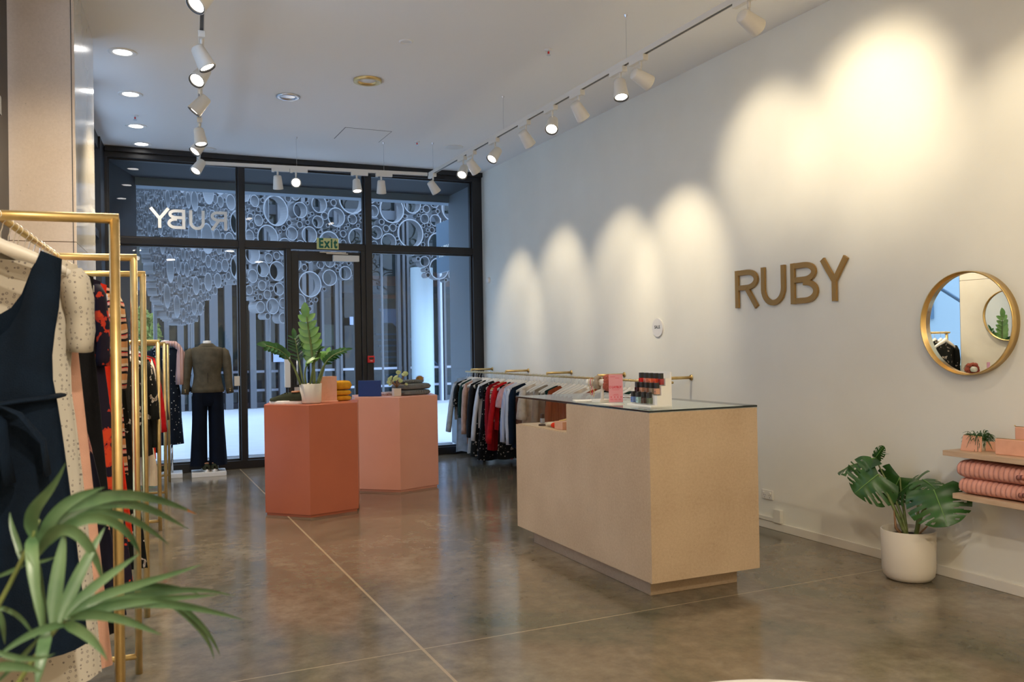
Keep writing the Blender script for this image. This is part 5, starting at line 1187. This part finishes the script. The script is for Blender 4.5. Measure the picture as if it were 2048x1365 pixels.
mon_leaf(b5, Wm(1772, 1010, 4.38), cv+Vector((.2, .1, .35)), .28, mo, .15, 5)
b6 = Wm(1845, 960, 4.40); mon_leaf(b6, Wm(1872, 975, 4.34), Vector((-.3, -.3, .9)), .20, mo, .1, 6)
MB().tube([root1+Vector((-.02, .01, -.0)), root1+Vector((-.035, .05, .05)), root1+Vector((-.045, .055, .16))], [.012, .009, .003], 6).tube([root2+Vector((0, 0, 0)), root2+Vector((.02, -.06, .07)), root2+Vector((.02, -.075, .095))], [.006, .005, .003], 6).build('dry_stub', M['stemb'], mo, True)

# ------------------------------------------------------------------ palm in the near corner and low table
pp_ = Vector((-.42, 1.5, 0))
pa_ = empty('potted_palm', pp_, 0, 'palm with long arching green leaflets in the near left corner', 'palm')
MB().lathe([(.0001, 0), (.11, 0), (.13, .02), (.15, .36), (.14, .36), (.135, .28)], 32).build('pot', M['pot'], pa_, True)
MB().lathe([(.0001, .30), (.137, .30)], 24).build('soil', M['soil'], pa_)
def Wp(px, py, y=1.5): return ony(px, py, y)-pp_
def ribbon(P, wpx, yref, nme='leaflet', mat=None, par=None, tw=0):
    pts = [bez(P, i/14) for i in range(15)]; wd = wpx/FPX*yref*.84/2; rows = []
    for i, p in enumerate(pts):
        t = i/14; d = (pts[min(14, i+1)]-pts[max(0, i-1)]).normalized(); vw = (p+pp_-O).normalized(); s = d.cross(vw+Vector((0, 0, .3*math.sin(tw+t*2)))).normalized(); n_ = s.cross(d).normalized()
        w2 = wd*(min(1, .35+t*3.2) if t < .3 else (1-((t-.3)/.7)**2.2))+.0002
        rows.append([p-s*w2-n_*w2*.35, p, p+s*w2-n_*w2*.35])
    return MB().grid(rows).build(nme, mat or M['palm'], par or pa_, True)
def rachis(P, r0=.006, r1=.0025): return MB().tube([bez(P, i/12) for i in range(13)], [r0+(r1-r0)*i/12 for i in range(13)], 8).build('frond_stem', M['stem'], pa_, True)
base = Vector((0, 0, .30))
ra1 = rachis([base, base+Vector((-.02, 0, .35)), Wp(-30, 1290), Wp(45, 1135), Wp(78, 1040)])
Y1 = 1.5
for P, wpx in (
 ([(72, 1085, 0), (52, 1040, 0), (60, 1000, -.02), (95, 1010, -.02), (132, 925, -.04)], 26),
 ([(72, 1105, 0), (105, 1000, .0), (160, 990, 0), (210, 975, .03)], 24),
 ([(72, 1108, 0), (130, 1010, .0), (170, 985, .05), (250, 985, .1)], 22),
 ([(73, 1112, 0), (150, 960, 0), (260, 975, .08), (330, 1000, .15), (392, 1028, .2)], 26),
 ([(73, 1112, 0), (150, 985, .02), (260, 985, .1), (310, 1020, .14), (378, 1060, .2)], 24),
 ([(74, 1114, 0), (150, 1000, 0), (240, 1000, .05), (300, 1060, .1), (338, 1090, .13)], 20),
 ([(74, 1112, 0), (140, 1020, -.02), (230, 1000, 0), (270, 1080, .02), (280, 1110, .03)], 22),
 ([(74, 1112, 0), (110, 1030, -.04), (160, 1035, -.05), (200, 1120, -.03), (207, 1172, -.02)], 24),
 ([(65, 1075, 0), (60, 1090, -.05), (66, 1160, -.08), (84, 1262, -.1)], 24),
 ([(45, 1135, 0), (38, 1080, .02), (20, 1060, .04), (20, 1025, .05)], 12),
 ([(48, 1132, 0), (10, 1148, .0), (-20, 1160, .0)], 8),
 ([(50, 1132, 0), (80, 1125, .0), (120, 1112, .0)], 7),
 ([(68, 1100, 0), (70, 1160, .04), (85, 1210, .06), (92, 1262, .08)], 22)):
    ribbon([Wp(a, b_, Y1+c) for a, b_, c in P], wpx, Y1, par=pa_)
ribbon([Wp(322, 1003, Y1+.155), Wp(355, 1012, Y1+.17), Wp(393, 1029, Y1+.199)], 9, Y1, 'leaf_tip', M['brownleaf'])
ra2 = rachis([base, base+Vector((.0, -.05, .25)), Wp(20, 1400, 1.4), Wp(80, 1275, 1.42), Wp(140, 1232, 1.45)])
Y2 = 1.42
for P, wpx in (
 ([(85, 1262, 0), (75, 1180, 0), (60, 1140, .02), (53, 1105, .03)], 18),
 ([(105, 1252, 0), (108, 1180, .02), (122, 1110, .04), (130, 1060, .05)], 28),
 ([(118, 1248, 0), (135, 1190, .02), (175, 1110, .04), (210, 1055, .07)], 26),
 ([(130, 1240, 0), (165, 1180, .02), (220, 1150, .05), (282, 1106, .08)], 22),
 ([(135, 1238, 0), (180, 1190, .0), (250, 1175, .03), (330, 1155, .05), (405, 1129, .08)], 20),
 ([(138, 1235, 0), (200, 1180, .0), (270, 1160, .05), (350, 1170, .10), (400, 1190, .12)], 20),
 ([(138, 1236, 0), (220, 1200, .0), (300, 1185, .05), (380, 1165, .10), (468, 1193, .15)], 20),
 ([(140, 1236, 0), (220, 1210, -.02), (300, 1195, .0), (380, 1195, .03), (438, 1190, .05)], 17),
 ([(140, 1237, 0), (220, 1205, 0), (300, 1190, .0), (400, 1215, .02), (489, 1241, .05)], 22),
 ([(140, 1240, 0), (170, 1220, -.02), (240, 1230, -.03), (280, 1252, -.03), (324, 1271, -.03)], 20),
 ([(128, 1250, 0), (150, 1250, -.04), (190, 1275, -.05), (215, 1322, -.06)], 22),
 ([(128, 1252, 0), (90, 1250, -.03), (40, 1275, -.05), (-10, 1318, -.07)], 16),
 ([(95, 1262, 0), (85, 1290, -.05), (80, 1330, -.07), (72, 1380, -.08)], 24),
 ([(320, 1192, .05), (370, 1225, .07), (420, 1265, .1), (428, 1320, .12)], 13),
 ([(330, 1195, .05), (390, 1225, .07), (425, 1270, .1), (440, 1312, .12)], 11),
 ([(80, 1275, 0), (40, 1320, .02), (10, 1350, .02), (-20, 1380, .02)], 9),
 ([(-20, 1215, .1), (30, 1215, .1), (50, 1240, .1), (75, 1285, .1)], 10),
 ([(-20, 1300, -.1), (30, 1320, -.1), (70, 1325, -.1), (110, 1308, -.1)], 11),
 ([(-20, 1340, -.1), (20, 1325, -.1), (60, 1335, -.1), (85, 1345, -.1)], 18),
 ([(-20, 1210, .12), (10, 1230, .12), (5, 1260, .12), (10, 1290, .12)], 12)):
    ribbon([Wp(a, b_, Y2+c) for a, b_, c in P], wpx, Y2, par=pa_)
tc = onz(1615, 1362, .45); dv = Vector((tc.x, tc.y, 0)).normalized()*.50; tc = tc-dv
tb = empty('round_table', (tc.x, tc.y, 0), 0, 'low round cream table whose far edge just enters the bottom of the picture', 'table')
MB().lathe([(.0001, .42), (.485, .42), (.498, .428), (.5, .435), (.498, .447), (.49, .45), (.0001, .45)], 72).build('tabletop', M['white'], tb, True)
for k in range(3):
    a = k*2*PI/3; MB().tube([(.3*math.cos(a), .3*math.sin(a), .42), (.4*math.cos(a), .4*math.sin(a), 0)], [.018, .011], 10).build('leg', M['oak'], tb, True)
